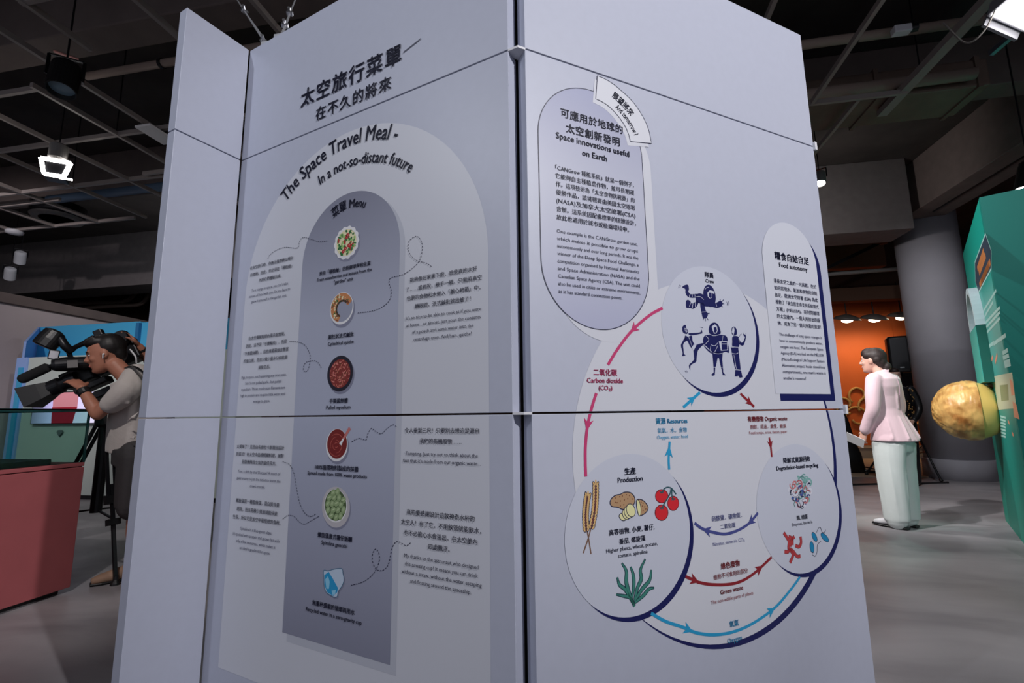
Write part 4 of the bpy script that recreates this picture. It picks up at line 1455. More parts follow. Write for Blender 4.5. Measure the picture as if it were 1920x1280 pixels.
MB().cbox((0, -0.02, 0.0), (0.15, 0.02, 0.12)).build('door_plate', BLACKM, w)
MB().cbox((0.10, -0.05, -0.10), (0.10, 0.02, 0.015)).build('barn_door', LAMP, w)  # lamplight on the flap is put in as glow
spot_light('lamp_light', q + Vector((0, 0, -0.12)), q + Vector((-1.2, 1.5, -3)), 60, 100, 0.8, 0.08, (1, .96, .93))
# flood light at the upper right
q = at_h(1922, 8, 3.75)
fl = empty('flood_light', q, label='white flood light glaring at the upper right', cat='flood light')
Rf = (Vector((-0.55, -0.1, -1.0))).to_track_quat('Z', 'Y').to_matrix()
MB().cbox((0, 0, 0), (0.24, 0.30, 0.13), Rf, 0.92).build('housing', mat('grey_housing', srgb(150, 150, 158), 0.4), fl, bevel=0.012)
MB().cbox(Rf @ Vector((0.02, 0, 0.072)), (0.20, 0.25, 0.012), Rf).build('glowing_panel', LAMP, fl)
MB().cbox(Rf @ Vector((-0.135, 0, 0.03)), (0.02, 0.24, 0.16), Rf).build('barn_door', mat('grey_housing', (0, 0, 0)), fl)
MB().tube(smooth_path([(0.0, 0, 0.1), (-0.12, 0.02, 0.05), (-0.22, 0.05, -0.12), (-0.30, 0.1, -0.15), (-0.34, 0.2, 0.1)], 6), 0.006, 6).build('power_cable', mat('grey_cable', srgb(120, 115, 112), 0.6), fl)
spot_light('lamp_light', q + Rf @ Vector((0, 0, 0.1)), q + Rf @ Vector((0, 0, 3)), 45, 110, 0.8, 0.1, (1, .98, .96))
MB_track = MB().bar(at_h(1858, 100, 3.95), at_h(1975, 0, 3.95), 0.035, 0.04).build('lighting_track', mat('track_grey', srgb(120, 128, 140), 0.3, metal=0.6))
tag(MB_track, 'short grey lighting track under the flood light', 'lighting track')
# lamp above the green exhibit, small lamps near the stand
q = at_y(1932, 330, 5.2)
track_spot(q, (3.6, 5.3, 1.2), 'lit spotlight glaring above the green exhibit', 1.2, LAMP, 45, 80, drop=0.6)
q = at_y(1537, 334, 6.4)
track_spot(q, (2.2, 5.2, 0.5), 'small lit spotlight peeping out beside the right board edge', 0.8, LAMP, 60, 70, drop=0.3, canm=mat('grey_can', (0, 0, 0)))
for i, (px, py, nm) in enumerate(((38, 482, 'upper small white spotlight at the far left ceiling'), (19, 512, 'lower small white spotlight at the far left ceiling'))):
    q = at_y(px, py, 6.2)
    track_spot(q, q + Vector((-0.6, 0.4, -0.8)), nm, 0.9, None, 0, drop=0.25, group='small white ceiling spotlights', canm=mat('white_can', srgb(190, 192, 198), 0.5))
q = at_h(27, 436, 3.96)
em = empty('smoke_detector', q, label='flat white round fitting on the left grid corner', cat='detector')
MB().lathe([(0.05, -0.03), (0.10, -0.015), (0.11, 0.02), (0.09, 0.04)], 24).build('cover', WHITEP, em, smooth=True)
MB().lathe([(0.03, 0.04), (0.03, 0.06)], 12).build('base', WHITEP, em)
q = at_h(294, 254, 3.93)
ap = empty('ceiling_plate', q, label='pale rectangular plate fixed under the grid left of the stand', cat='ceiling plate')
MB().box(-0.09, 0.09, -0.16, 0.16, 0, 0.025).build('plate', mat('plate_grey', srgb(244, 240, 240), 0.5), ap, bevel=0.006)
MB().box(-0.03, 0.03, -0.03, 0.03, 0.025, 0.07).build('bracket', BLACKM, ap)
q = at_h(124, 105, 4.41)
rd = MB().box(-0.085, 0.085, -0.014, 0.014, 0, 0.012).build('tube_tag', mat('pink_tag', srgb(220, 150, 140), 0.5))
rd.location = q
rd.rotation_euler = (0, 0, 0.9)
tag(rd, 'small pink strip stuck under the brown beam', 'strip')
# security camera on the pipe
q = at_h(1695, 56, 4.22)
sc_ = empty('security_camera', q, label='small white security camera sitting under the ceiling pipe', cat='camera')
MB().cbox((-0.02, 0, 0), (0.13, 0.07, 0.065)).build('housing', WHITEP, sc_, bevel=0.008)
MB().lathe([(0.03, 0.0), (0.032, 0.05), (0.02, 0.055)], 18, (0.045, 0, 0), (1, -0.2, 0)).build('lens', BLACK, sc_)
MB().tube([(-0.02, 0, 0.03), (-0.02, 0, 0.09)], 0.012, 8).build('bracket', BLACKM, sc_)
# hanging cables of the stand
WIRE = mat('steel_wire', srgb(200, 200, 205), 0.35, metal=0.7)
base_pt = [CORNER + LF.d * -1.262 - LF.n * 0.02, CORNER + LF.d * -1.175 - LF.n * 0.02]
for i, (px, lab) in enumerate(((441, 'left steel wire with clamps holding the top of the stand'), (556, 'right steel wire with clamps holding the top of the stand'))):
    b0 = base_pt[i].copy()
    b0.z = 2.735
    far = at_h(px, -6, 3.18)
    d = (far - b0)
    top = b0 + d * ((GZ - b0.z) / d.z)
    wr = empty('hanging_wire', b0, label=lab, cat='wire', group='wires holding the stand')
    T = top - b0
    MB().tube([(0, 0, 0), T], 0.0035, 6).build('wire', WIRE, wr)
    MB().tube([Vector((0.012, 0, 0)), T * 0.25], 0.003, 6).build('wire_tail', WIRE, wr)
    for f in (0.03, 0.24) if i == 0 else (0.10, 0.20):
        MB().cbox(T * f, (0.028, 0.02, 0.022), T.to_track_quat('Z', 'Y').to_matrix()).build('wire_clamp', STEEL, wr, bevel=0.003)
        MB().lathe([(0.007, 0), (0.007, 0.03)], 8, T * f, (0.5, -1, 0.2)).build('clamp_bolt', STEEL, wr)
    MB().cbox((0, 0, 0.003), (0.035, 0.03, 0.016)).build('eye_bolt', STEEL, wr)
# ================================================================== left: glass showcase, blue booth
sx, sy = -3.42, 2.69
RED = mat('terracotta_paint', srgb(164, 86, 90), 0.55, noise_amt=0.04)
sh = empty('showcase', (sx - 0.65, sy - 0.9, 0), label='terracotta red plinth showcase with a glass cover', cat='showcase')
Wx, Wy = 0.65, 0.9   # half sizes
MB().box(-Wx, Wx, -Wy, Wy, 0.03, 0.785).build('plinth', RED, sh, bevel=0.003)
MB().box(-Wx + .04, Wx - .04, -Wy + .04, Wy - .04, 0.0, 0.03).build('kick_base', BLACK, sh)
MB().box(-Wx, Wx, -Wy, Wy, 0.79, 0.815).build('top_rim', RED, sh, bevel=0.003)
MB().box(-Wx + .03, Wx - .03, -Wy + .03, Wy - .03, 0.785, 0.79).build('shadow_gap', BLACK, sh)
GLASS = mat('showcase_glass', srgb(196, 222, 214), 0.02, trans=1.0, ior=1.1, spec=0.35)
EDGE = mat('glass_edge', srgb(28, 62, 62), 0.15)
for nm, bx in (('glass_pane', (Wx - .012, Wx - .004, -Wy + .01, Wy - .01)), ('glass_pane', (-Wx + .004, -Wx + .012, -Wy + .01, Wy - .01)), ('glass_pane', (-Wx + .012, Wx - .012, Wy - .012, Wy - .004)), ('glass_pane', (-Wx + .012, Wx - .012, -Wy + .004, -Wy + .012))):
    MB().box(*bx, 0.815, 1.155).build(nm, GLASS, sh)
MB().box(-Wx, Wx, -Wy, Wy, 1.157, 1.165).build('glass_lid', GLASS, sh)
for x0, x1, y0, y1 in ((Wx - .014, Wx, -Wy, Wy), (-Wx, -Wx + .014, -Wy, Wy), (-Wx, Wx, Wy - .014, Wy), (-Wx, Wx, -Wy, -Wy + .014)):
    MB().box(x0, x1, y0, y1, 1.148, 1.167).build('edge_strip', EDGE, sh)
for x in (-Wx + .006, Wx - .006):
    for y in (-Wy + .006, Wy - .006):
        MB().box(x - .006, x + .006, y - .006, y + .006, 0.815, 1.15).build('edge_strip', EDGE, sh)
MB().box(-Wx + .08, Wx - .06, -Wy + .05, Wy - .16, 0.815, 0.848).build('display_tray', mat('tray_dark', srgb(58, 66, 66), 0.5), sh, bevel=0.003)
tb = MB().box(-.22, .22, -.25, .25, 0, .05).build('exhibit_block', mat('pale_teal_block', srgb(130, 150, 146), 0.4), None, bevel=0.004)
tb.location = (sx - 0.45, sy - 0.78, 0.848)
tag(tb, 'flat pale teal block lying inside the glass showcase', 'block')

# booth with screen: pale green front, blue side, blue arched back
BTH = mat('booth_pale', srgb(196, 206, 200), 0.5)
LBLU = mat('booth_light_blue', srgb(150, 180, 235), 0.5)
SKY = mat('booth_sky_blue', srgb(70, 170, 215), 0.5)
bo = empty('exhibit_booth', (-7.0, 5.6, 0), label='pale booth with sky blue back wall and a wide screen', cat='exhibit booth')
gl = lambda px, py, y: at_y(px, py, y) - Vector((-7.0, 5.6, 0))
fl_ = gl(55, 670, 5.6)      # front face left top
fr_ = gl(262, 680, 5.6)
zt_ = fl_.z
MB().box(fl_.x, fr_.x + 1.6, 0, 0.5, 0.06, zt_).build('front_wall', BTH, bo, bevel=0.004)
MB().box(fl_.x + .03, fr_.x + 1.5, 0.03, 0.5, 0, 0.06).build('kick_base', BLACK, bo)
MB().box(fl_.x - 0.20, fl_.x - 0.002, -0.02, 0.5, 0, zt_).build('side_panel', LBLU, bo)
MB().box(fl_.x - 0.11, fl_.x - 0.04, -0.045, -0.021, 0, zt_ - 0.15).build('blue_strip', SKY, bo)
tl, tr = gl(75, 613, 6.2), gl(262, 623, 6.2)
MB().box(tl.x, tr.x, 0.6, 0.7, 0, tl.z).build('back_wall', SKY, bo)
MB().box(tr.x + 0.002, tr.x + 1.6, 0.6, 0.7, 0, tl.z - 0.02).build('back_wall', SKY, bo)
MB().box(tr.x - 0.03, tr.x + 0.03, 0.55, 0.599, 0, tl.z - 0.03).build('wall_joint', mat('booth_deep_blue', srgb(40, 110, 160), 0.5), bo)
mb = MB()
q0, q1 = gl(75, 613, 6.2), gl(50, 640, 5.72)
mb._add([(q0.x, 0.6, 0), (q1.x, 0.12, 0), (q1.x, 0.12, q1.z), (q0.x, 0.6, q0.z), (q0.x - .05, 0.6, 0), (q1.x - .05, 0.12, 0), (q1.x - .05, 0.12, q1.z), (q0.x - .05, 0.6, q0.z)],
        [(0, 1, 2, 3), (4, 5, 6, 7), (0, 1, 5, 4), (1, 2, 6, 5), (2, 3, 7, 6), (3, 0, 4, 7)])
mb.build('return_wall', LBLU, bo)
s0, s1 = gl(66, 737, 5.55), gl(212, 792, 5.55)
scr = empty('video_screen', Vector((-7.0, 5.578, 0)), label='bright video screen showing a red cup on lavender', cat='screen')
MB().box(s0.x - .012, s1.x + .012, -0.03, 0.02, s1.z - .012, s0.z + .012).build('bezel', BLACK, scr)


def emis(name, c, k):
    m = mat(name, c, emit=k)
    return m


sw, shh = s1.x - s0.x, s0.z - s1.z
MB().box(s0.x, s1.x, -0.032, -0.0305, s1.z, s0.z).build('picture', ramp_mat('screen_base', 'X', [(s0.x, srgb(120, 118, 150)), (s0.x + sw * .25, srgb(190, 185, 235)), (s0.x + sw * .5, srgb(215, 205, 245)), (s1.x, srgb(235, 235, 250))]), scr)
pic = scr.children[-1].data.materials[0]
b_ = pic.node_tree.nodes['Principled BSDF']
pic.node_tree.links.new(b_.inputs['Base Color'].links[0].from_socket, b_.inputs['Emission Color'])
b_.inputs['Emission Strength'].default_value = 0.65
cx0, cx1 = gl(98, 760, 5.55).x, gl(146, 760, 5.55).x
zm = gl(120, 763, 5.55).z
MB().prism([(cx0, s0.z), (cx1, s0.z), (cx1, zm), (cx0 + .02, zm)], -0.034, -0.0325).build('picture_cup', emis('screen_pink', srgb(214, 140, 150), 0.35), scr)
MB().prism([(cx0 + .01, zm), (cx1, zm), (cx1 - .05, s1.z), (cx0 + .03, s1.z)], -0.034, -0.0325).build('picture_cup_base', emis('screen_red', srgb(160, 28, 50), 0.35), scr)
MB().prism([(gl(178, 740, 5.55).x, s0.z - .01), (s1.x, s0.z - .01), (s1.x, zm), (gl(184, 760, 5.55).x, zm + .04)], -0.034, -0.0325).build('picture_white', emis('screen_white', srgb(245, 245, 255), 0.9), scr)  # white part of the screen picture
lg = MB().prism([(0, 0), (.05, .06), (.03, .09), (-.03, .09), (-.05, .06)], -0.02, 0).build('booth_emblem', mat('emblem_grey', srgb(110, 116, 120), 0.5), bo)
lg.location = gl(113, 818, 5.59)
# ================================================================== right: orange backdrop, speaker, green exhibit
ORANGE = mat('orange_wall', srgb(206, 98, 44), 0.6, noise_amt=0.05, noise_scale=1.5)
GOLD = mat('gold_relief', srgb(196, 150, 88), 0.5, metal=0.1)
bk = empty('orange_backdrop', (6.4, 12.15, 0), label='tall orange backdrop wall lit by warm lamps', cat='backdrop wall')
for i in range(5):
    MB().box(-4.0 + i * 1.4, -4.0 + i * 1.4 + 1.395, -0.03, 0.03, 0.30, 3.62).build('wall_panel', ORANGE, bk)
MB().box(-4.0, 3.0, -0.06, 0.03, 0.0, 0.24).build('skirting_board', mat('skirting_grey', srgb(150, 140, 132), 0.6), bk)
MB().box(-4.0, 3.0, -0.08, 0.03, 0.24, 0.295).build('skirting_cap', mat('skirting_cap', srgb(196, 170, 150), 0.6), bk)
MB().box(-2.5, 4.2, 8.95, 12.05, 0.0, 0.02).build('stage_floor', mat('beige_carpet', srgb(176, 150, 128), 0.9, noise_amt=0.08, noise_scale=6), kind='structure').location = (3.2, 0, 0)
MB().box(0.5, 9.4, 12.3, 12.5, 3.62, 5.0).build('wall_back_upper', DARKW, kind='structure')


def cloud(px, py, k, label, flip=1):
    q = at_y(px, py, 12.08 - 0.05 * (k - 0.8))
    e = empty('cloud_relief', q, label=label, cat='wall ornament', group='golden cloud reliefs on the orange wall')
    m = MB()
    for cx, cz, r, a0, a1 in ((0, 0, 0.30, -2.6, 3.4), (0.36, 0.30, 0.28, -1.6, 3.6), (-0.28, 0.36, 0.26, -0.4, 5.2), (0.12, 0.62, 0.26, -0.6, 3.9)):
        pts = []
        for i in range(26):
            a = a0 + (a1 - a0) * i / 25
            rr_ = r * k * (0.45 + 0.55 * min(1, i / 13))
            pts.append((flip * (cx * k + rr_ * math.cos(a)), 0, cz * k + rr_ * math.sin(a)))
        m = MB()
        m.tube(pts, 0.036 * k, 10, up=(0, 1, 0))
        m.build('curl', GOLD, e, smooth=True)
    return e


cloud(1606, 782, 0.75, 'golden curled cloud relief on the orange wall left of the woman')
cloud(1822, 672, 0.7, 'golden curled cloud relief between the column and green exhibit', -1)
cloud(1716, 786, 0.6, 'golden curled cloud relief low behind the woman', -1)
cloud(1718, 700, 0.5, 'golden curled cloud relief above the dark board', 1)
for i, (px, py, nm) in enumerate(((1588, 598, 'leftmost'), (1639, 597, 'middle'), (1690, 593, 'rightmost'))):
    q = at_y(px, py, 11.15)
    e = empty('wall_washer', q, label=nm + ' of the three lamps over the orange wall', cat='lamp', group='lamps over the orange wall')
    MB().lathe([(0.05, 0.10), (0.20, 0.05), (0.26, -0.01), (0.22, -0.02), (0.05, 0.02)], 28, (0, 0, 0), (0.1, -0.25, 1)).build('shade', mat('shade_grey', srgb(120, 116, 112), 0.4), e, smooth=True)
    MB().ball((0, -0.01, -0.03), (0.11, 0.09, 0.05)).build('bulb', LAMPW, e, smooth=True)
    MB().tube([(0, 0, 0.08), (0, 0.04, 0.75)], 0.012, 8).build('stem', BLACKM, e)
    spot_light('lamp_light', q + Vector((0, 0.05, -0.10)), q + Vector((0.05, 0.9, -1.25)), 24, 130, 0.9, 0.06, (1.0, 0.74, 0.42))

# dark framed board standing by the wall
q = at_y(1712, 732, 11.0)
db = empty('dark_board', (q.x + 0.15, 11.0, 0), label='tall black board with gold edge standing behind the woman', cat='board')
MB().box(-0.36, 0.36, -0.02, 0.02, q.z - 0.5, q.z + 0.48).build('panel', BLACK, db)
MB().box(-0.38, 0.38, -0.025, 0.025, q.z - 0.54, q.z - 0.5).build('gold_edge', GOLD, db)
for x in (-0.3, 0.3):
    MB().bar((x, 0.02, 0), (x, 0.02, q.z - 0.5), 0.04).build('leg', BLACKM, db)

# loudspeaker and tripod
SP = Vector((at_y(1686, 670, 9.42).x, 9.42, 0))
FT = [at_h(1765, 903, 0.02) - SP, at_h(1625, 890, 0.02) - SP]
FT.append(-(FT[0] + FT[1]) * 0.8)
ts = empty('speaker_stand', SP + Vector((0, 0, 0.02)), label='black tripod speaker stand behind the woman', cat='tripod')
MB().tube([(0, 0, 0.25), (0, 0, 1.70)], 0.018, 12).build('pole', BLACKM, ts, smooth=True)
MB().lathe([(0.04, 0.95), (0.045, 0.98), (0.045, 1.06), (0.04, 1.08)], 16).build('collar', BLACK, ts)
MB().lathe([(0.035, 0.27), (0.035, 0.36)], 16).build('lower_collar', BLACK, ts)
for ax, ay in [(p.x, p.y) for p in FT]:
    lg_ = MB().tube([(0, 0, 1.0), (ax, ay, 0.02)], 0.015, 10).build('leg', BLACKM, ts, smooth=True)
    MB().tube([(0, 0, 0.31), (ax * .62, ay * .62, 0.40)], 0.010, 8).build('brace', BLACKM, ts)
    MB().ball((ax, ay, 0.022), (0.028, 0.028, 0.022)).build('rubber_foot', BLACK, lg_)
lsp = empty('loudspeaker', SP + Vector((0, 0, 1.72)), -0.35, label='black loudspeaker on a tripod behind the woman', cat='speaker')
MB().loft([(0, 0, 0, 0.15, 0.15), (0, 0, 0.02, 0.17, 0.16), (0, 0, 0.60, 0.165, 0.155), (0, 0, 0.63, 0.14, 0.13)], 24, 5.0).build('cabinet', BLACK, lsp, bevel=0.004)
MB().box(-0.13, 0.13, -0.167, -0.155, 0.05, 0.58).build('grille', BLACKM, lsp)
MB().box(-0.03, 0.03, -0.172, -0.168, 0.07, 0.09).build('badge', STEEL, lsp)
# black covered case at the edge of the boards
q = at_h(1590, 884, 0.02)
bc = empty('black_case', q, label='black soft case standing beside the right board edge', cat='case')
MB().loft([(0, 0, 0, 0.26, 0.18), (0, 0, 0.3, 0.22, 0.15), (0, 0, 0.55, 0.15, 0.10), (0, 0, 0.85, 0.10, 0.07), (0, 0, 1.0, 0.06, 0.05)], 20, 3).build('case_body', BLACK, bc, smooth=True)
MB().tube(smooth_path([(-.05, 0, 0.98), (-.03, 0, 1.08), (.03, 0, 1.08), (.05, 0, 0.98)], 5), 0.012, 8).build('handle', BLACKM, bc)
MB().tube(smooth_path([(0.2, -0.1, 0.03), (0.35, -0.15, 0.02), (0.42, -0.18, 0.03)], 5), 0.03, 8).build('strap', BLACK, bc)
# cables on the floor
CAB = mat('floor_cable', srgb(40, 38, 40), 0.6)
for lab, pts in (('black cable running along the front of the beige stage floor', [(1560, 910), (1605, 908), (1660, 906.5), (1700, 907), (1745, 905), (1778, 904)]), ('thin black cable lying on the beige stage floor', [(1585, 870), (1610, 873), (1640, 879), (1665, 884), (1690, 880)])):
    zf = 0.012 if '1560' in str(pts) else 0.03
    P = [at_h(px, py, zf) for px, py in pts]
    o = MB().tube(smooth_path([p - P[0] for p in P], 6), 0.012, 8).build('floor_cable', CAB, None, smooth=True)
    o.location = P[0]
    tag(o, lab, 'cable')

# green exhibit
GN, GF = Vector((2.993, 4.175, 0)), Vector((3.86, 5.70, 0))
gd = (GN - GF).normalized()           # to the right as seen from the hall
GA = math.atan2(gd.y, gd.x)
GH = 2.72
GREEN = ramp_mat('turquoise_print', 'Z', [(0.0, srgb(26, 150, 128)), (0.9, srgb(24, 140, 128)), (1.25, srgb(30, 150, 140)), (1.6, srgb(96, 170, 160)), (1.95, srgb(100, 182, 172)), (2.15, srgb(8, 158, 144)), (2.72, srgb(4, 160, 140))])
TEAL = mat('deep_teal_paint', srgb(0, 124, 112), 0.6)
ge = empty('green_exhibit', GF, label='tall turquoise exhibit wall with arched bay and printed panels', cat='exhibit wall')
GL = (GN - GF).length
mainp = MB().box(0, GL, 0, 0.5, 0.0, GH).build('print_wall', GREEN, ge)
mainp.rotation_euler = (0, 0, GA)
G = Face(GA, 0, GL, GF)
G.zs = [(0.0, GH)]
G.tiers = [mainp]
# the deep teal front runs from the near corner to the right
g2 = Vector((gd.y, -gd.x, 0)) * -1
fr = MB().box(0, 2.2, 0, 0.06, 0, GH).build('front_wall', TEAL, ge)
fr.location = GN - GF + gd * 0.062
fr.rotation_euler = (0, 0, math.atan2(g2.y, g2.x))
sm = MB().prism([(0, 0), (.06, .05), (.05, .12), (-.03, .14), (-.08, .06)], -0.006, 0.001).build('gold_mark', GOLD, fr)
sm.location = (0.235, -0.0, 1.47)
# arched bay standing proud of the wall
PB = 0.055


def gface(px, py, off=0.0):
    r = ray(px, py)
    k = ((GF + G.n * off) - EYE).dot(G.n) / r.dot(G.n)
    p = EYE + r * k
    return Vector(((p - GF).dot(G.d), p.z))


b1 = gface(1862, 690, 0).x
PB = min((0.03 + 0.002 * i for i in range(80)), key=lambda p: abs(gface(1842, 690, p).x - b1))
b0 = gface(1829, 690, PB).x
ztop = gface(1822, 537, PB * .5).y
zsp = gface(1830, 608, PB).y
zbb = gface(1862, 717, 0).y
rb = (b1 - b0) / 2
cxb = (b0 + b1) / 2
WHB = mat('bay_white', srgb(196, 214, 220), 0.45)
HGT = ztop - zsp


def barch(sc=1.0, n=24):
    return [(cxb + rb * sc * math.cos(math.pi * i / n), zsp + HGT * sc * math.sin(math.pi * i / n)) for i in range(n + 1)]


hood = MB()
o_, i_ = barch(1.0), barch(0.86)
hood.prism(o_ + list(reversed(i_)), -PB, -0.001)
hd = hood.build('bay_hood', WHB, ge)
hd.rotation_euler = (0, 0, GA)
bi = MB().prism(barch(0.85), -PB * .35, -0.001).build('bay_inlay', mat('bay_grey', srgb(130, 150, 150), 0.3), ge)
bi.rotation_euler = (0, 0, GA)
by = MB().box(b0, b1, -PB, -0.001, zbb, zsp - 0.002).build('bay_body', mat('bay_shaded_green', srgb(0, 88, 78), 0.6), ge)  # shade on the near side is put into this darker green
by.rotation_euler = (0, 0, GA)
bf = MB().box(b0 + .004, b1 - .004, -PB - 0.004, -PB - 0.0005, zbb + .004, zsp - 0.01).build('bay_front', mat('bay_front_print', srgb(60, 170, 158), 0.5), ge)
bf.rotation_euler = (0, 0, GA)
# printed sign and lines on the wall
DSL = mat('sign_slate', srgb(52, 66, 82), 0.45)
SOR = mat('sign_orange', srgb(196, 124, 72), 0.45)
PLN = mat('print_pale_line', srgb(170, 214, 206), 0.45)
CRM = mat('print_cream_green', srgb(186, 196, 168), 0.45)
SAL = mat('print_salmon', srgb(224, 150, 122), 0.45)
gk = lambda pts: [gface(x, y) for x, y in pts]
hexp = gk([(1848, 438), (1859, 470), (1859, 503), (1835, 548), (1829, 528), (1828, 492)])
a = Art(G)
a.poly(hexp, DSL, 2)
a.ribbon(hexp, 0.016, PLN, 3, True)
for p, q_ in (((1833, 505), (1845, 470)), ((1836, 512), (1848, 478)), ((1837, 535), (1857, 490)), ((1840, 528), (1855, 494))):
    a.ribbon(gk([p, q_]), 0.05, SOR, 3.5)
a.build('sign_print', 'slate hexagonal sign with orange lettering')
a = Art(G)
for p, q_ in (((1844, 583), (1868, 544)), ((1846, 594), (1862, 566)), ((1847, 606), (1875, 576)), ((1849, 614), (1875, 585)), ((1851, 623), (1875, 596))):
    a.ribbon(gk([p, q_]), 0.022, PLN, 2)
for p, q_ in (((1852, 651), (1864, 642)), ((1863, 645), (1874, 636)), ((1874, 637), (1886, 628)), ((1880, 662), (1890, 656)), ((1881, 671), (1892, 666)), ((1883, 680), (1894, 676)), ((1884, 686), (1895, 682))):
    a.ribbon(gk([p, q_]), 0.03, PLN, 2)
for y in range(780, 818, 6):
    a.ribbon(gk([(1876, y), (1886, y + 3)]), 0.018, PLN, 2)
a.build('caption_print', 'pale slanted lines of small print')
a = Art(G)
a.poly(gk([(1863, 705), (1898, 698), (1906, 765), (1872, 768)]), CRM, 2)
a.poly(gk([(1893, 708), (1899, 716), (1903, 740), (1897, 742)]), SAL, 3)
a.poly(gk([(1899, 752), (1906, 758), (1912, 786), (1902, 782)]), SAL, 3)
for p, q_ in (((1858, 678), (1862, 668)), ((1866, 680), (1870, 664)), ((1890, 789), (1893, 793)), ((1898, 812), (1901, 816))):
    a.ribbon(gk([p, q_]), 0.03, SAL, 3)
a.poly(gk([(1875, 722), (1890, 720), (1892, 750), (1878, 752)]), mat('print_olive', srgb(120, 140, 104), 0.45), 3)
a.build('picture_print', 'cream picture with salmon shapes')

# golden baked ball on the wall
def crust_mat():
    m = bpy.data.materials.new('golden_crust')
    m.use_nodes = True
    nt = m.node_tree
    b = nt.nodes['Principled BSDF']
    b.inputs['Roughness'].default_value = 0.38
    tc = nt.nodes.new('ShaderNodeTexCoord')
    n = nt.nodes.new('ShaderNodeTexNoise')
    n.inputs['Scale'].default_value = 9
    n.inputs['Detail'].default_value = 6
    nt.links.new(tc.outputs['Object'], n.inputs['Vector'])
    r = nt.nodes.new('ShaderNodeValToRGB')
    r.color_ramp.elements[0].position = 0.32
    r.color_ramp.elements[0].color = (*srgb(158, 102, 48), 1)
    r.color_ramp.elements[1].position = 0.62
    r.color_ramp.elements[1].color = (*srgb(226, 180, 108), 1)
    nt.links.new(n.outputs['Fac'], r.inputs['Fac'])
    nt.links.new(r.outputs['Color'], b.inputs['Base Color'])
    return m


rr0 = ray(1819, 769)
off = 0.17
k = ((GF + G.n * off) - EYE).dot(G.n) / rr0.dot(G.n)
BCN = EYE + rr0 * k
rad = 55 * k / FPX
ball = empty('baked_ball', BCN, label='large golden baked ball with wrinkled crust fixed to the green wall', cat='exhibit ball')
mb = MB()
qz = G.n.to_track_quat('Z', 'Y').to_matrix()
nu, nv = 96, 64
vs, fs = [], []
for i in range(nv + 1):
    th = math.radians(2) + math.radians(101) * i / nv
    for j in range(nu):
        ph = 2 * math.pi * j / nu
        d = Vector((math.sin(th) * math.cos(ph), math.sin(th) * math.sin(ph), math.cos(th)))
        w = qz @ d
        h = noise.multi_fractal(w * 5.5, 1.0, 2.0, 4) - 0.8
        h2 = abs(noise.noise(w * 5.0 + Vector((3, 1, 7))) + 0.35 * noise.noise(w * 11.0))
        fade = min(1, (nv - i) / 8)
        vs.append(w * (rad * (1 + fade * (0.022 * h - 0.020 * (1 - min(1, h2 * 5))))))
    for j in range(nu):
        if i < nv:
            j2 = (j + 1) % nu
            fs.append((i * nu + j, i * nu + j2, (i + 1) * nu + j2, (i + 1) * nu + j))
fs.append(tuple(range(nu)))
mb._add(vs, fs)
mb.build('crust', crust_mat(), ball, smooth=True)
amax = math.degrees(math.acos(-(off - 0.003) / (rad * 0.965)))
prof = [(rad * 0.965 * math.sin(math.radians(60 + (amax - 60) * i / 14)), rad * 0.965 * math.cos(math.radians(60 + (amax - 60) * i / 14))) for i in range(15)]
MB().lathe(prof, 64, (0, 0, 0), G.n).build('smooth_base', mat('pale_dough', srgb(214, 186, 104), 0.35), ball, smooth=True)
# ================================================================== people
SKIN1 = mat('skin_tan', srgb(176, 118, 96), 0.5, noise_amt=0.04, noise_scale=12)
SKIN2 = mat('skin_light', srgb(214, 168, 150), 0.5, noise_amt=0.03, noise_scale=12)
HAIRD = mat('hair_black', srgb(26, 22, 22), 0.5, noise_amt=0.3, noise_scale=60)
HAIRB = mat('hair_brown', srgb(44, 32, 30), 0.55, noise_amt=0.3, noise_scale=60)
EYEW = mat('eye_white', srgb(190, 180, 176), 0.3)
EYED = mat('eye_dark', srgb(30, 22, 20), 0.15)
LIPC = mat('lip', srgb(176, 96, 92), 0.45)


def frame(fwd, up=(0, 0, 1)):
    """3x3: columns forward, left, up"""
    f = Vector(fwd).normalized()
    u = Vector(up)
    l = u.cross(f).normalized()
    u = f.cross(l)
    return Matrix((f, l, u)).transposed()


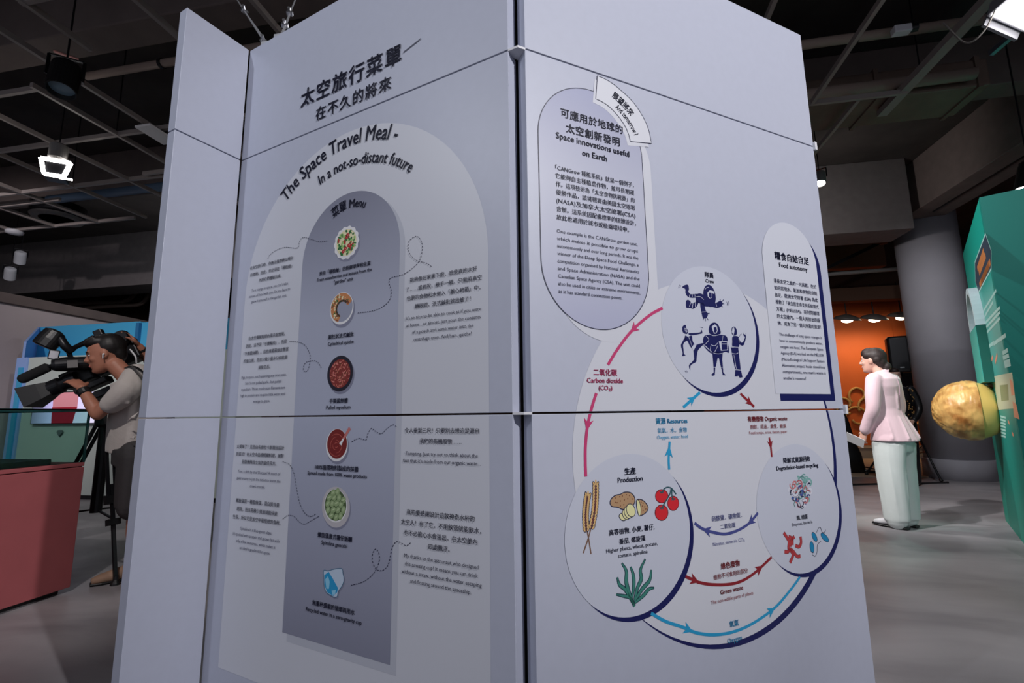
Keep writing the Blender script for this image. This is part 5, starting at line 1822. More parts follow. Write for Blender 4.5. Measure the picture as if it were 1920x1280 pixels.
def head_shape(mb, c, R, k=1.0):
    """head, local axes forward/left/up, chin at -0.115, crown at +0.12 (times k)"""
    T = lambda p: Vector(c) + R @ (Vector(p) * k)
    secs = [(-0.118, 0.052, 0.022, 0.020), (-0.110, 0.048, 0.036, 0.032), (-0.092, 0.036, 0.052, 0.047), (-0.068, 0.022, 0.068, 0.057), (-0.040, 0.010, 0.082, 0.065),
            (-0.010, 0.002, 0.092, 0.071), (0.025, -0.003, 0.096, 0.075), (0.060, -0.006, 0.094, 0.074), (0.090, -0.008, 0.080, 0.064), (0.110, -0.010, 0.056, 0.046), (0.121, -0.010, 0.024, 0.020)]
    n = 28
    vs, fs = [], []
    for z, x, rx, ry in secs:
        for j in range(n):
            a = 2 * math.pi * j / n
            vs.append(T((x + rx * math.cos(a), ry * math.sin(a), z)))
    for i in range(len(secs) - 1):
        for j in range(n):
            j2 = (j + 1) % n
            fs.append((i * n + j, i * n + j2, (i + 1) * n + j2, (i + 1) * n + j))
    fs.append(tuple(reversed(range(n))))
    fs.append(tuple((len(secs) - 1) * n + j for j in range(n)))
    mb._add(vs, fs)
    # brow, nose, lips, chin, cheeks, ears
    mb.ball(T((0.086, 0, 0.030)), (0.012 * k, 0.050 * k, 0.010 * k), 14, 8, R)
    mb.tube([T((0.092, 0, 0.022)), T((0.100, 0, -0.002)), T((0.112, 0, -0.022)), T((0.100, 0, -0.032))], [0.007 * k, 0.009 * k, 0.013 * k, 0.010 * k], 10)
    for s in (-1, 1):
        mb.ball(T((0.098, s * 0.011, -0.027)), (0.010 * k, 0.008 * k, 0.007 * k), 10, 6, R)
        mb.ball(T((0.060, s * 0.038, -0.022)), (0.026 * k, 0.022 * k, 0.022 * k), 12, 8, R)
        mb.ball(T((-0.004, s * 0.077, -0.004)), (0.020 * k, 0.009 * k, 0.031 * k), 12, 8, R)
        mb.ball(T((0.004, s * 0.074, -0.026)), (0.010 * k, 0.008 * k, 0.010 * k), 8, 6, R)
    mb.ball(T((0.087, 0, -0.056)), (0.014 * k, 0.024 * k, 0.008 * k), 12, 6, R)
    mb.ball(T((0.084, 0, -0.068)), (0.013 * k, 0.021 * k, 0.008 * k), 12, 6, R)
    mb.ball(T((0.078, 0, -0.098)), (0.016 * k, 0.022 * k, 0.014 * k), 12, 6, R)
    return T


def face_parts(body, T, R, k, hair, off):
    """eyes, brows, lips as children of the body"""
    for s in (-1, 1):
        MB().ball(T((0.0800, s * 0.032, 0.006)) - off, (0.0095 * k, 0.0125 * k, 0.0065 * k), 12, 8, R).build('eye', EYEW, body, smooth=True)
        MB().ball(T((0.0872, s * 0.032, 0.006)) - off, (0.004 * k, 0.0055 * k, 0.0055 * k), 10, 6, R).build('iris', EYED, body.children[-1], smooth=True)
        MB().tube([T((0.088, s * 0.014, 0.027)) - off, T((0.092, s * 0.034, 0.032)) - off, T((0.080, s * 0.054, 0.027)) - off], [0.003 * k, 0.004 * k, 0.002 * k], 8).build('eyebrow', hair, body)
    MB().ball(T((0.0935, 0, -0.062)) - off, (0.0085 * k, 0.021 * k, 0.0085 * k), 12, 6, R).build('lips', LIPC, body, smooth=True)


def limb(mb, pts, rad, n=14, per=5):
    P = smooth_path(pts, per)
    rr_ = []
    for i in range(len(pts) - 1):
        for j in range(per):
            t = j / per
            a, b = rad[i], rad[i + 1]
            if isinstance(a, tuple):
                rr_.append((a[0] + (b[0] - a[0]) * t, a[1] + (b[1] - a[1]) * t))
            else:
                rr_.append(a + (b - a) * t)
    rr_.append(rad[-1])
    mb.tube(P, rr_, n)
    for p, r in ((pts[0], rad[0]), (pts[-1], rad[-1])):
        mb.ball(p, min(r) if isinstance(r, tuple) else r, 12, 8)


def hand_shape(mb, wrist, fdir, back, thumb_side, curls, k=1.0, tcurl=0.4):
    """palm + five fingers. fdir: wrist to knuckles; back: normal of the back of the hand; thumb_side: direction the thumb lies"""
    f = Vector(fdir).normalized()
    b = Vector(back)
    b = (b - f * b.dot(f)).normalized()
    t = Vector(thumb_side)
    t = (t - f * t.dot(f) - b * t.dot(b)).normalized()
    w = Vector(wrist)
    mb.tube([w - f * 0.015 * k, w + f * 0.03 * k, w + f * 0.07 * k, w + f * 0.092 * k], [(0.024 * k, 0.019 * k), (0.033 * k, 0.017 * k), (0.041 * k, 0.015 * k), (0.038 * k, 0.011 * k)], 14, up=tuple(b))
    lens = [0.078, 0.086, 0.080, 0.062]
    for i in range(4):
        base = w + f * (0.088 - 0.004 * abs(i - 1)) * k + t * (0.030 - 0.0205 * i) * k
        d = (f + t * (0.10 - 0.075 * i)).normalized()
        p = [base - d * 0.01 * k, base]
        ang = 0.0
        for j, seg in enumerate((0.45, 0.30, 0.25)):
            ang += curls[i] * (0.7, 1.0, 0.7)[j]
            dd = d * math.cos(ang) - b * math.sin(ang)
            p.append(p[-1] + dd * lens[i] * seg * k)
        mb.tube(p, [0.0092 * k, 0.0095 * k, 0.0088 * k, 0.0082 * k, 0.0068 * k], 10, up=tuple(t))
        mb.ball(p[-1], 0.0068 * k, 8, 6)
    base = w + f * 0.022 * k + t * 0.026 * k
    p = [base]
    for j, seg in enumerate((0.045, 0.032, 0.026)):
        a = 0.75 - 0.25 * j
        dd = (f * math.cos(a) + t * math.sin(a) - b * (tcurl * (0.5 + 0.5 * j))).normalized()
        p.append(p[-1] + dd * seg * k)
    mb.tube(p, [0.014 * k, 0.0125 * k, 0.0105 * k, 0.008 * k], 10)
    mb.ball(p[-1], 0.008 * k, 8, 6)


def shift(mb, off):
    mb.v = [v - off for v in mb.v]
    return mb


def freeze(o, decimate=0.0):
    """apply modifiers so the figure is plain mesh"""
    dg = bpy.context.evaluated_depsgraph_get()
    me = bpy.data.meshes.new_from_object(o.evaluated_get(dg))
    o.modifiers.clear()
    old = o.data
    o.data = me
    bpy.data.meshes.remove(old)
    me.polygons.foreach_set('use_smooth', [True] * len(me.polygons))
    return o


def pt(px, py, D):
    return EYE + ray(px, py) * D


# ------------------------------------------------------------------ cameraman
Dm = 3.40
UPV = Vector((0, 0, 1))
VIEW = Vector((ray(230, 780).x, ray(230, 780).y, 0)).normalized()     # away from the lens
RIGHT = VIEW.cross(UPV).normalized()
MO = pt(262, 1084, Dm)
MO.z = 0
man = empty('person', MO, label='man in a pale grey T-shirt and dark shorts filming with a shoulder camera', cat='person')
mb = MB()
Rh = frame(-RIGHT * 0.97 + VIEW * 0.15 + UPV * -0.28, UPV)
hc = pt(199, 664, Dm)
KH = 1.06
T = head_shape(mb, hc, Rh, KH)
neck0 = pt(246, 712, Dm + .02)
limb(mb, [pt(216, 684, Dm), pt(232, 700, Dm + .01), neck0], [0.056, 0.058, 0.066])
chest, belly, hip = pt(272, 745, Dm + .03), pt(266, 800, Dm + .03), pt(266, 845, Dm + .03)
limb(mb, [pt(262, 716, Dm + .03), chest, belly, hip], [(0.085, 0.14), (0.115, 0.165), (0.115, 0.150), (0.115, 0.155)], 18)
# left arm (towards the viewer): shoulder, elbow, wrist
shL, elL, wrL = pt(246, 718, Dm - .15), pt(183, 776, Dm - .20), pt(153, 727, Dm - .16)
limb(mb, [shL, shL.lerp(elL, .5), elL], [0.058, 0.050, 0.041])
limb(mb, [elL, elL.lerp(wrL, .4), wrL], [0.041, 0.040, 0.026])
hdL = (pt(128, 704, Dm - .10) - wrL)
hand_shape(mb, wrL, hdL, UPV * 0.9 - VIEW * 0.5, VIEW * 1.0 + UPV * 0.3, [0.35, 0.28, 0.25, 0.3], 1.0)
# right arm (far side) raised to the top of the camera
shR, elR, wrR = pt(270, 716, Dm + .24), pt(296, 700, Dm + .40), pt(262, 650, Dm + .26)
limb(mb, [shR, shR.lerp(elR, .5), elR], [0.058, 0.050, 0.041])
limb(mb, [elR, elR.lerp(wrR, .4), wrR], [0.041, 0.040, 0.027])
hand_shape(mb, wrR, pt(238, 622, Dm + .22) - wrR, UPV * 0.8 + RIGHT * 0.6, -VIEW * 1.0, [0.30, 0.35, 0.4, 0.4], 1.0)
# legs
for px, fx, dd in ((258, 250, -.07), (276, 300, .12)):
    hp, kn, an = pt(px, 850, Dm + dd), pt(px - 2, 962, Dm + dd), pt(fx, 1062, Dm + dd)
    limb(mb, [hp, hp.lerp(kn, .5), kn], [0.088, 0.078, 0.056])
    limb(mb, [kn, kn.lerp(an, .35), an], [0.056, 0.055, 0.036])
    limb(mb, [an, an - RIGHT * 0.10 - UPV * 0.045], [0.036, 0.032])
body = freeze(shift(mb, MO).build('body', SKIN1, man, remesh=0.007, smooth_it=3))
face_parts(body, T, Rh, KH, HAIRD, MO)
# hair: short on the sides, fuller on top
mb = MB()
mb.ball(T((-0.030, 0, 0.048)), (0.092 * KH, 0.083 * KH, 0.092 * KH), 20, 12, Rh)
mb.ball(T((0.022, 0, 0.088)), (0.078 * KH, 0.070 * KH, 0.048 * KH), 18, 10, Rh)
mb.ball(T((-0.072, 0, 0.000)), (0.042 * KH, 0.062 * KH, 0.070 * KH), 16, 10, Rh)
for i in range(9):
    y = -0.05 + 0.0125 * i
    mb.tube([T((0.03, y, 0.120)), T((0.075, y * .95, 0.104)), T((0.092, y * .9, 0.080))], [0.016 * KH, 0.013 * KH, 0.006 * KH], 8)
shift(mb, MO).build('hair', HAIRD, man, remesh=0.007, smooth_it=1)
freeze(man.children[-1])
# earbud
MB().ball(T((0.000, 0.088, -0.010)) - MO, (0.008, 0.007, 0.008), 10, 6, Rh).build('earbud', WHITEP, man, smooth=True)
MB().tube([T((0.002, 0.092, -0.010)) - MO, T((0.008, 0.090, -0.036)) - MO], 0.004, 8).build('earbud_stem', WHITEP, man.children[-1])
# T-shirt
SHIRT = mat('tshirt_cotton', srgb(186, 178, 174), 0.9, sheen=0.3, bump=0.25, bump_scale=14)
mb = MB()
limb(mb, [pt(258, 706, Dm + .03), pt(270, 745, Dm + .03), pt(264, 800, Dm + .03), pt(262, 842, Dm + .03)], [(0.095, 0.165), (0.145, 0.200), (0.150, 0.195), (0.150, 0.195)], 22)
limb(mb, [pt(250, 706, Dm - .10), pt(240, 728, Dm - .165), pt(224, 745, Dm - .18), pt(210, 756, Dm - .187)], [0.070, 0.082, 0.078, 0.068], 16)
limb(mb, [pt(262, 706, Dm + .15), pt(272, 716, Dm + .24), pt(284, 708, Dm + .32)], [0.080, 0.080, 0.075], 16)
# folds
for a_, b_, r in ((((243, 712), (214, 745), .012)), (((256, 740), (226, 766), .012)), (((262, 770), (238, 790), .014)), (((262, 815), (240, 822), .012))):
    mb.tube([pt(*a_, Dm - .16), pt((a_[0] + b_[0]) / 2, (a_[1] + b_[1]) / 2 + 2, Dm - .20), pt(*b_, Dm - .17)], [.004, r, .004], 8)
shirt = freeze(shift(mb, MO).build('tshirt', SHIRT, man, remesh=0.009, smooth_it=3))
MB().tube(smooth_path([pt(236, 690, Dm - .09) - MO, pt(248, 686, Dm - .145) - MO, pt(262, 693, Dm - .20) - MO, pt(285, 715, Dm - .20) - MO], 5), (0.014, 0.004), 8).build('shoulder_strap', BLACK, man)
# shorts
SHORTS = mat('shorts_dark', srgb(58, 56, 58), 0.85, bump=0.2, bump_scale=12)
mb = MB()
limb(mb, [pt(263, 832, Dm + .03), pt(264, 862, Dm + .03)], [(0.140, 0.175), (0.145, 0.180)], 20)
for px, dd in ((256, -.07), (276, .12)):
    limb(mb, [pt(px, 850, Dm + dd), pt(px - 2, 900, Dm + dd), pt(px - 4, 946, Dm + dd)], [(0.115, 0.105), (0.125, 0.105), (0.128, 0.105)], 18)
freeze(shift(mb, MO).build('shorts', SHORTS, man, remesh=0.010, smooth_it=2))
MB().lathe([(0.034, -0.022), (0.038, -0.015), (0.038, 0.015), (0.034, 0.022)], 20, wrL - (wrL - elL).normalized() * 0.035 - MO, (wrL - elL)).build('wrist_watch', BLACK, man)
MB().lathe([(0.031, -0.009), (0.033, 0), (0.031, 0.009)], 20, wrR - (wrR - elR).normalized() * 0.03 - MO, (wrR - elR)).build('wrist_band', BLACK, man)
# shoes
SHOE = mat('shoe_tan', srgb(150, 120, 100), 0.7)
for fx, dd in ((250, -.07), (300, .12)):
    an = pt(fx, 1062, Dm + dd)
    hx = Vector((an.x, an.y, 0)) + RIGHT * 0.05
    fd = -RIGHT * 0.98 - VIEW * 0.1
    sh_ = MB()
    sh_.tube([hx + UPV * .05, hx + fd * .06 + UPV * .055, hx + fd * .15 + UPV * .045, hx + fd * .23 + UPV * .035, hx + fd * .275 + UPV * .028], [(0.036, 0.042), (0.042, 0.052), (0.046, 0.042), (0.044, 0.032), (0.024, 0.020)], 16)
    sh_.ball(Vector((an.x, an.y, 0.085)), 0.046, 14, 8)
    so = shift(sh_, MO).build('shoe', SHOE, man, remesh=0.008, smooth_it=2)
    freeze(so)
    sl = MB()
    sl.tube([hx + UPV * .012, hx + fd * .12 + UPV * .012, hx + fd * .22 + UPV * .012, hx + fd * .278 + UPV * .012], [(0.036, 0.012), (0.042, 0.012), (0.046, 0.012), (0.026, 0.012)], 16)
    shift(sl, MO).build('sole', BLACK, so)

# ------------------------------------------------------------------ shoulder camera
Dc = Dm + 0.02
CO = pt(200, 690, Dc)
vc = empty('video_camera', CO, label='black shoulder video camera with microphone and lamp held by the man', cat='video camera')
ax = (pt(76, 735, Dc - .05) - pt(150, 704, Dc + .02)).normalized()      # lens direction
Rc = frame(ax, UPV)
rel = lambda px, py, D=Dc: pt(px, py, D) - CO
FARD = Dc + 0.17
MB().cbox(rel(218, 668, FARD + .04), (0.30, 0.11, 0.20), Rc).build('camera_body', BLACK, vc, bevel=0.012)
MB().cbox(rel(247, 655, FARD + .06), (0.10, 0.10, 0.17), Rc).build('battery', BLACKM, vc, bevel=0.01)
MB().cbox(rel(150, 706, Dc + .10), (0.20, 0.10, 0.12), Rc).build('front_housing', BLACK, vc, bevel=0.012)
# lens barrel and hood
l0, l1 = rel(146, 708, Dc + .05), rel(112, 722, Dc - .02)
MB().lathe([(0.052, 0.0), (0.056, 0.02), (0.056, 0.06), (0.048, 0.065), (0.048, 0.10), (0.058, 0.11), (0.058, 0.17)], 28, l0, ax).build('lens_barrel', BLACKM, vc, smooth=False)
hm = MB()
e0 = l0 + ax * 0.165
vs = []
for d, w_, h_ in ((0, 0.05, 0.046), (0.05, 0.066, 0.058), (0.15, 0.094, 0.074)):
    for sy_, sz_ in ((-1, -1), (1, -1), (1, 1), (-1, 1)):
        vs.append(e0 + Rc @ Vector((d, sy_ * w_, sz_ * h_)))
for d, w_, h_ in ((0.148, 0.086, 0.066), (0.05, 0.050, 0.046)):
    for sy_, sz_ in ((-1, -1), (1, -1), (1, 1), (-1, 1)):
        vs.append(e0 + Rc @ Vector((d, sy_ * w_, sz_ * h_)))
fs = []
for i in range(4):
    for j in range(4):
        fs.append((i * 4 + j, i * 4 + (j + 1) % 4, (i + 1) * 4 + (j + 1) % 4, (i + 1) * 4 + j))
fs += [(0, 1, 2, 3), (16, 17, 18, 19)]
hm._add(vs, fs)
hm.build('lens_hood', BLACK, vc)
# viewfinder unit in front of the face
vfR = frame(-RIGHT * 0.95 + UPV * -0.12, UPV)
MB().lathe([(0.030, -0.10), (0.048, -0.08), (0.052, 0.02), (0.046, 0.08), (0.036, 0.10)], 20, rel(133, 682, Dc - .02), vfR @ Vector((1, 0, 0))).build('viewfinder', BLACKM, vc)
MB().lathe([(0.046, 0.0), (0.040, 0.05), (0.034, 0.08), (0.030, 0.085)], 20, rel(156, 681, Dc - .02), RIGHT * 0.9 + UPV * 0.05).build('eye_cup', BLACK, vc)
MB().cbox(rel(136, 682, Dc - .076), (0.055, 0.004, 0.052), vfR).build('viewfinder_label', mat('label_grey', srgb(120, 118, 118), 0.5), vc)
# shotgun microphone
m0, m1 = rel(92, 687, Dc - .05), rel(38, 712, Dc - .09)
MB().lathe([(0.020, 0), (0.033, 0.012), (0.034, (m1 - m0).length - .015), (0.026, (m1 - m0).length)], 20, m0, m1 - m0).build('microphone', mat('foam_black', srgb(20, 20, 22), 0.95), vc, smooth=False)
MB().tube([rel(120, 680, Dc - .03), m0], [0.018, 0.014], 10).build('microphone_mount', BLACKM, vc)
# lamp on an arm
MB().lathe([(0.030, -0.075), (0.062, -0.06), (0.070, 0.0), (0.070, 0.055), (0.062, 0.06)], 24, rel(93, 636, Dc - .02), -RIGHT * 0.45 - UPV * 0.9).build('camera_lamp', BLACK, vc)
MB().lathe([(0.0, 0.062), (0.060, 0.061)], 24, rel(93, 636, Dc - .02), -RIGHT * 0.45 - UPV * 0.9).build('lamp_diffuser', mat('diffuser_brown', srgb(120, 84, 72), 0.5), vc)
MB().tube(smooth_path([rel(98, 626, Dc), rel(112, 634, Dc), rel(122, 648, Dc), rel(136, 660, Dc + .03)], 5), 0.028, 12).build('lamp_arm', BLACKM, vc, smooth=True)
# small side screen
MB().cbox(rel(101, 665, Dc - .05), (0.058, 0.016, 0.068), vfR @ Matrix.Rotation(-0.22, 3, 'Y')).build('side_screen', BLACK, vc, bevel=0.006)
MB().cbox(rel(101, 665, Dc - .062), (0.046, 0.004, 0.054), vfR @ Matrix.Rotation(-0.22, 3, 'Y')).build('screen_face', mat('screen_grey', srgb(170, 168, 176), 0.3), vc.children[-1])
# top handle
h0, h1 = rel(128, 657, Dc + .06), rel(190, 628, Dc + .12)
MB().tube([h0, h1], (0.016, 0.020), 10).build('top_handle', BLACKM, vc)
MB().bar(h0, rel(134, 674, Dc + .06), 0.025).build('handle_post', BLACKM, vc)
MB().bar(h1, rel(192, 650, Dc + .14), 0.03).build('handle_post', BLACKM, vc)
MB().cbox(rel(186, 625, Dc + .12), (0.055, 0.05, 0.05), Rc).build('receiver', BLACK, vc, bevel=0.006)
MB().lathe([(0.05, -0.03), (0.062, 0.0), (0.05, 0.03)], 20, rel(228, 634, FARD), Rc @ Vector((0, 1, 0))).build('grip_wheel', BLACK, vc)
MB().tube(smooth_path([rel(244, 655, FARD - .03), rel(254, 668, FARD - .05), rel(256, 680, FARD - .04)], 5), 0.006, 8).build('white_cable', WHITEP, vc)
# underside plate down to the tripod
MB().cbox(rel(176, 722, Dc + .10), (0.22, 0.10, 0.05), Rc).build('shoulder_pad', BLACK, vc, bevel=0.01)
MB().cbox(rel(192, 738, Dc + .10), (0.16, 0.10, 0.05), Rc).build('quick_plate', BLACKM, vc, bevel=0.006)

# ------------------------------------------------------------------ tripod
Dt = Dm + 0.10
ap = pt(199, 785, Dt)
TO = Vector((ap.x, ap.y, 0))
tp = empty('camera_tripod', TO, label='black camera tripod standing in front of the filming man', cat='tripod')
A = ap - TO
MB().lathe([(0.055, -0.06), (0.065, -0.04), (0.065, 0.03), (0.05, 0.05), (0.045, 0.09), (0.06, 0.10), (0.06, 0.14)], 24, A).build('fluid_head', BLACK, tp)
MB().tube([A + Vector((0, 0, 0.12)), pt(194, 752, Dt) - TO], [0.05, 0.045], 14).build('head_plate', BLACK, tp)
MB().tube([A + Vector((0, 0, 0.04)), pt(183, 797, Dt - .05) - TO], 0.008, 8).build('lever', STEEL, tp)
feet = [at_h(216, 1096, 0.0), Vector((-3.72, 3.50, 0)), Vector((-4.14, 2.90, 0))]
for i, ft in enumerate(feet):
    F = ft - TO
    F.z = 0.02
    top = A + Vector((F.x, F.y, 0)).normalized() * 0.05 - Vector((0, 0, 0.04))
    side = (F - top).cross(Vector((F.x, F.y, 0))).normalized()
    mid = top.lerp(F, 0.5)
    leg = MB().bar(top + side * .022, mid + side * .022, 0.018, 0.018).build('leg', BLACKM, tp)
    MB().bar(top - side * .022, mid - side * .022, 0.018, 0.018).build('leg_rail', BLACKM, leg)
    MB().cbox(mid, (0.085, 0.045, 0.055), (F - top).to_track_quat('Z', 'Y').to_matrix()).build('leg_clamp', BLACK, leg)
    MB().cbox(top.lerp(F, 0.64), (0.075, 0.04, 0.04), (F - top).to_track_quat('Z', 'Y').to_matrix()).build('leg_clamp', BLACK, leg)
    MB().bar(top.lerp(F, 0.4), F, 0.02, 0.02).build('lower_leg', BLACKM, leg)
    MB().lathe([(0.030, 0.0), (0.028, 0.012), (0.014, 0.035), (0.012, 0.06)], 14, (F.x, F.y, 0)).build('foot', BLACK, leg)
    MB().bar((0, 0, A.z * 0.42), top.lerp(F, 0.62), 0.012, 0.012).build('spreader', BLACKM, tp)
MB().tube([A - Vector((0, 0, 0.06)), (0, 0, A.z * 0.40)], 0.035, 14).build('centre_column', BLACK, tp)

# ------------------------------------------------------------------ woman in the pink blazer
WO = at_h(1689, 988, 0.0)
WF = Vector((-0.60, 0.80, 0)).normalized()
wom = empty('person', WO, math.atan2(WF.y, WF.x), label='woman in a pale pink blazer and shiny white trousers holding paper', cat='person')
# local frame: forward +X, left +Y, up +Z
mb = MB()
lean = 0.03
RH = frame((1, 0.16, 0.02))
hcl = Vector((0.055, 0.0, 1.575))
T = head_shape(mb, hcl, RH, 1.0)
limb(mb, [(0.035, 0, 1.52), (0.015, 0, 1.46), (0.0, 0, 1.40)], [0.048, 0.050, 0.060])
mb.loft([(0, 0, 1.43, 0.05, 0.06), (-0.005, 0, 1.40, 0.08, 0.13), (-0.01, 0, 1.33, 0.10, 0.16), (0.01, 0, 1.24, 0.11, 0.145), (0, 0, 1.10, 0.095, 0.125), (-0.01, 0, 0.98, 0.105, 0.15), (-0.02, 0, 0.88, 0.115, 0.165), (-0.01, 0, 0.80, 0.10, 0.15)], 24)
for s in (-1, 1):
    sh0 = Vector((-0.01, s * 0.165, 1.375))
    el0 = Vector((0.0, s * 0.222, 1.10))
    wr0 = Vector((0.10, s * 0.20, 0.885))
    limb(mb, [sh0, sh0.lerp(el0, .5), el0], [0.047, 0.042, 0.035])
    limb(mb, [el0, el0.lerp(wr0, .4), wr0], [0.035, 0.033, 0.022])
    hand_shape(mb, wr0, (0.45, -s * 0.05, -0.9), (0.1, s, 0.1), (1, 0, 0.4), [0.5, 0.55, 0.6, 0.6] if s > 0 else [0.35, 0.4, 0.45, 0.5], 0.92, 0.9)
    limb(mb, [(-0.01, s * 0.085, 0.82), (0.0, s * 0.085, 0.62), (0.01, s * 0.08, 0.46)], [0.082, 0.070, 0.052])
    limb(mb, [(0.01, s * 0.08, 0.46), (0.0, s * 0.08, 0.32), (-0.02, s * 0.075, 0.08)], [0.052, 0.050, 0.034])
    limb(mb, [(-0.02, s * 0.075, 0.08), (0.08, s * 0.085, 0.045)], [0.034, 0.030])
wb = freeze(mb.build('body', SKIN2, wom, remesh=0.007, smooth_it=3))
face_parts(wb, T, RH, 1.0, HAIRB, Vector((0, 0, 0)))
# hair pulled back into a low knot
mb = MB()
mb.ball(T((-0.022, 0, 0.036)), (0.094, 0.085, 0.094), 22, 14, RH)
mb.ball(T((0.026, 0, 0.074)), (0.070, 0.070, 0.058), 18, 12, RH)
mb.ball(T((-0.066, 0, -0.022)), (0.050, 0.064, 0.066), 18, 12, RH)
mb.ball(T((-0.108, 0.0, -0.066)), (0.038, 0.036, 0.042), 18, 12, RH)
for s in (-1, 1):
    mb.ball(T((0.018, s * 0.050, 0.050)), (0.052, 0.033, 0.046), 16, 10, RH)
    mb.ball(T((-0.042, s * 0.052, 0.006)), (0.046, 0.033, 0.046), 16, 10, RH)
mb.tube([T((-0.10, 0.01, -0.085)), T((-0.105, 0.015, -0.115)), T((-0.10, 0.015, -0.14))], [0.028, 0.02, 0.006], 10)
freeze(mb.build('hair', HAIRB, wom, remesh=0.006, smooth_it=2))
# blazer with flared hem
PINK = mat('blazer_pink', srgb(226, 196, 204), 0.75, sheen=0.3, bump=0.12, bump_scale=10)
mb = MB()
mb.loft([(0.0, 0, 1.455, 0.060, 0.070), (-0.01, 0, 1.425, 0.085, 0.120), (-0.015, 0, 1.385, 0.114, 0.188), (-0.012, 0, 1.31, 0.128, 0.192), (0.005, 0, 1.22, 0.132, 0.172), (0.0, 0, 1.10, 0.124, 0.160), (-0.01, 0, 1.03, 0.130, 0.168), (-0.03, 0, 0.92, 0.152, 0.188), (-0.04, 0, 0.83, 0.176, 0.204), (-0.044, 0, 0.795, 0.184, 0.208)], 30)
for s in (-1, 1):
    sh0 = Vector((-0.01, s * 0.155, 1.375))
    el0 = Vector((-0.005, s * 0.226, 1.10))
    wr0 = Vector((0.092, s * 0.204, 0.905))
    limb(mb, [sh0, sh0.lerp(el0, .5) + Vector((0, s * .01, 0)), el0, el0.lerp(wr0, .5), wr0], [0.072, 0.066, 0.058, 0.054, 0.050], 16)
# collar roll and back seam
mb.tube([(0.06, 0.07, 1.40), (0.0, 0.078, 1.445), (-0.055, 0.0, 1.468), (0.0, -0.078, 1.445), (0.06, -0.07, 1.40)], [0.012, 0.018, 0.02, 0.018, 0.012], 10)
for (x0, y0, z0), (x1, y1, z1), r in (((-0.13, 0.04, 1.30), (-0.118, 0.03, 1.10), .012), ((-0.13, -0.06, 1.28), (-0.12, -0.05, 1.08), .010), ((-0.14, 0.06, 1.02), (-0.205, 0.09, 0.82), .010), ((-0.14, -0.06, 1.02), (-0.21, -0.09, 0.82), .010), ((-0.08, 0.155, 1.00), (-0.12, 0.185, 0.82), .010), ((-0.06, 0.15, 1.30), (0.0, 0.16, 1.22), .014)):
    mb.tube([(x0, y0, z0), ((x0 + x1) / 2, (y0 + y1) / 2, (z0 + z1) / 2), (x1, y1, z1)], [r * .4, r, r * 1.2], 8)
bl = freeze(mb.build('blazer', PINK, wom, remesh=0.009, smooth_it=3))
MB().tube(smooth_path([(-0.128, 0.0, 1.40), (-0.139, 0, 1.3), (-0.126, 0, 1.10), (-0.170, 0, 0.95), (-0.222, 0, 0.81)], 5), 0.004, 6).build('back_seam', mat('seam_pink', srgb(186, 158, 168), 0.8), bl)
# wide satin trousers
SATIN = mat('satin_white', srgb(214, 222, 220), 0.28, noise_amt=0.03, noise_scale=3, bump=0.35, bump_scale=5, spec=0.7)
mb = MB()
mb.loft([(-0.02, 0, 0.90, 0.135, 0.175), (-0.03, 0, 0.80, 0.150, 0.190), (-0.02, 0, 0.70, 0.145, 0.185)], 26)
for s in (-1, 1):
    limb(mb, [(-0.03, s * 0.088, 0.78), (-0.02, s * 0.092, 0.55), (-0.02, s * 0.088, 0.30), (-0.02, s * 0.086, 0.075)], [(0.140, 0.100), (0.124, 0.092), (0.112, 0.088), (0.106, 0.086)], 20)
    for i in range(4):
        a_ = 0.6 + i * 1.3
        mb.tube([(-0.02 + 125 * .001 * math.cos(a_), s * .09 + .094 * math.sin(a_), .70), (-0.02 + 110 * .001 * math.cos(a_ + .1), s * .088 + .086 * math.sin(a_ + .1), .38), (-0.02 + 96 * .001 * math.cos(a_ + .2), s * .086 + .078 * math.sin(a_ + .2), .085)], [.006, .014, .010], 8)
freeze(mb.build('trousers', SATIN, wom, remesh=0.009, smooth_it=3))
# trainers
SNK = mat('trainer_white', srgb(216, 216, 220), 0.5)
for s in (-1, 1):
    y = s * 0.08
    sn = MB()
    sn.tube([(-0.085, y, 0.065), (-0.03, y, 0.068), (0.05, y, 0.055), (0.13, y, 0.042), (0.175, y, 0.034)], [(0.034, 0.040), (0.040, 0.046), (0.042, 0.036), (0.042, 0.026), (0.026, 0.016)], 16)
    so = freeze(sn.build('trainer', SNK, wom, remesh=0.007, smooth_it=2))
    MB().tube([(-0.10, y, 0.014), (0.0, y, 0.014), (0.12, y, 0.015), (0.19, y, 0.018)], [(0.034, 0.014), (0.040, 0.013), (0.045, 0.012), (0.024, 0.010)], 16).build('sole', BLACK, so)
    MB().cbox((0.0, y + s * 0.041, 0.06), (0.07, 0.006, 0.02)).build('stripe', mat('trainer_grey', srgb(90, 90, 96), 0.5), so)
# papers in her left hand
ppr = MB().cbox((0, 0, 0), (0.16, 0.004, 0.105), None).build('paper_sheet', mat('paper_white', srgb(226, 226, 228), 0.6))
hl = wom.matrix_basis @ Vector((0.20, 0.20, 0.80))
ppr.location = hl
ppr.rotation_euler = (math.radians(-32), math.radians(-26), wom.rotation_euler.z + 0.12)
tag(ppr, 'folded white paper held low in the hand of the woman', 'paper')

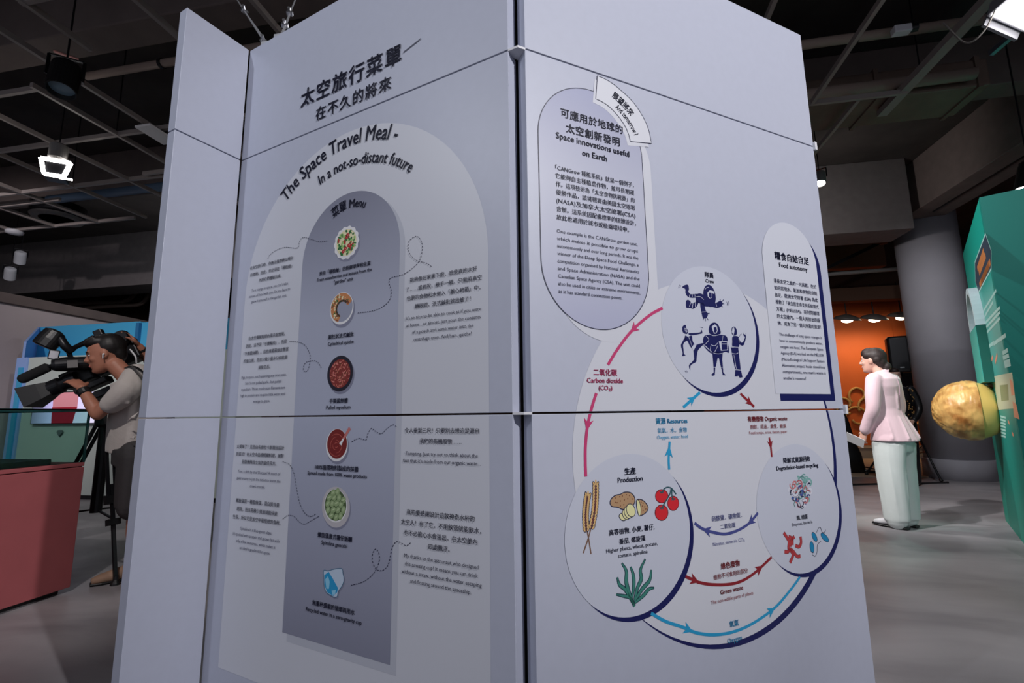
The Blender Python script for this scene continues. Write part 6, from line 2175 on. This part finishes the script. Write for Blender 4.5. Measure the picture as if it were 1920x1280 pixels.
# ------------------------------------------------------------------ figure in black and gold behind the woman
B0 = pt(1676, 700, 7.2)
BO = Vector((B0.x, B0.y, 0.0))
blk = empty('person', BO, math.atan2(-0.9, -0.45), label='person in black clothes with gold sequins standing behind the woman', cat='person')
mb = MB()
RH = frame((1, 0.2, 0))
T = head_shape(mb, Vector((0.03, 0, 1.58)), RH, 0.98)
limb(mb, [(0.02, 0, 1.52), (0.0, 0, 1.46), (0.0, 0, 1.40)], [0.05, 0.052, 0.06])
mb.loft([(0, 0, 1.43, 0.05, 0.06), (0, 0, 1.38, 0.09, 0.15), (0, 0, 1.25, 0.11, 0.15), (0, 0, 1.05, 0.10, 0.13), (0, 0, 0.88, 0.11, 0.16), (0, 0, 0.8, 0.10, 0.15)], 22)
for s in (-1, 1):
    limb(mb, [(0, s * .17, 1.37), (0.0, s * .215, 1.23), (0.02, s * .23, 1.10)], [.047, .042, .036])
    limb(mb, [(0.02, s * .23, 1.10), (0.08, s * .20, 1.0), (0.16, s * .14, 0.92)], [.036, .032, .023])
    hand_shape(mb, (0.16, s * .14, 0.92), (0.7, -s * .4, -0.4), (0.2, s * .6, 0.6), (0.5, 0, 0.8), [.4, .4, .45, .5], .92)
    limb(mb, [(0, s * .09, .82), (0, s * .09, .62), (0.01, s * .085, .46)], [.082, .07, .052])
    limb(mb, [(0.01, s * .085, .46), (0, s * .08, .3), (-.02, s * .08, .08)], [.052, .05, .034])
bb = freeze(mb.build('body', SKIN2, blk, remesh=0.009, smooth_it=3))
face_parts(bb, T, RH, 0.98, HAIRB, Vector((0, 0, 0)))
mb = MB()
mb.ball(T((-0.03, 0, 0.036)), (.092, .083, .092), 20, 12, RH)
mb.ball(T((-0.06, 0, -0.05)), (.05, .075, .10), 18, 12, RH)
mb.ball(T((0.02, 0, 0.08)), (.072, .066, .05), 16, 10, RH)
freeze(mb.build('hair', HAIRB, blk, remesh=0.008, smooth_it=1))
mb = MB()
mb.loft([(0, 0, 1.44, .065, .075), (0, 0, 1.39, .11, .175), (0, 0, 1.25, .13, .18), (0, 0, 1.05, .115, .15), (0, 0, .86, .14, .19)], 22)
for s in (-1, 1):
    limb(mb, [(0, s * .165, 1.375), (0, s * .215, 1.23), (0.02, s * .232, 1.10), (0.08, s * .2, 1.0), (.14, s * .155, .935)], [.062, .055, .048, .044, .04], 14)
jk = freeze(mb.build('jacket', BLACK, blk, remesh=0.010, smooth_it=2))
rg = random.Random(5)
sq = MB()
for i in range(90):
    s = -1 if i % 2 else 1
    z = 0.92 + 0.46 * rg.random()
    y = s * (0.10 + 0.09 * rg.random() * (1 if z > 1.1 else .8))
    x = 0.13 * math.sqrt(max(0.05, 1 - (y / .21) ** 2)) * (1 if rg.random() < .7 else -1)
    sq.ball((x * 1.02, y, z), .009, 6, 4)
o = sq.build('gold_sequin', GOLD, jk)
o['kind'] = 'stuff'
mb = MB()
for s in (-1, 1):
    limb(mb, [(0, s * .09, .88), (0, s * .09, .6), (0, s * .085, .3), (-.01, s * .08, .06)], [(.12, .10), (.10, .09), (.085, .08), (.075, .075)], 16)
freeze(mb.build('trousers', BLACK, blk, remesh=0.011, smooth_it=2))
for s in (-1, 1):
    sn = MB()
    sn.tube([(-.08, s * .08, .045), (0, s * .08, .05), (.1, s * .08, .035), (.17, s * .08, .025)], [(.034, .044), (.04, .048), (.042, .034), (.022, .02)], 14)
    freeze(sn.build('shoe', BLACKM, blk, remesh=0.009, smooth_it=1))
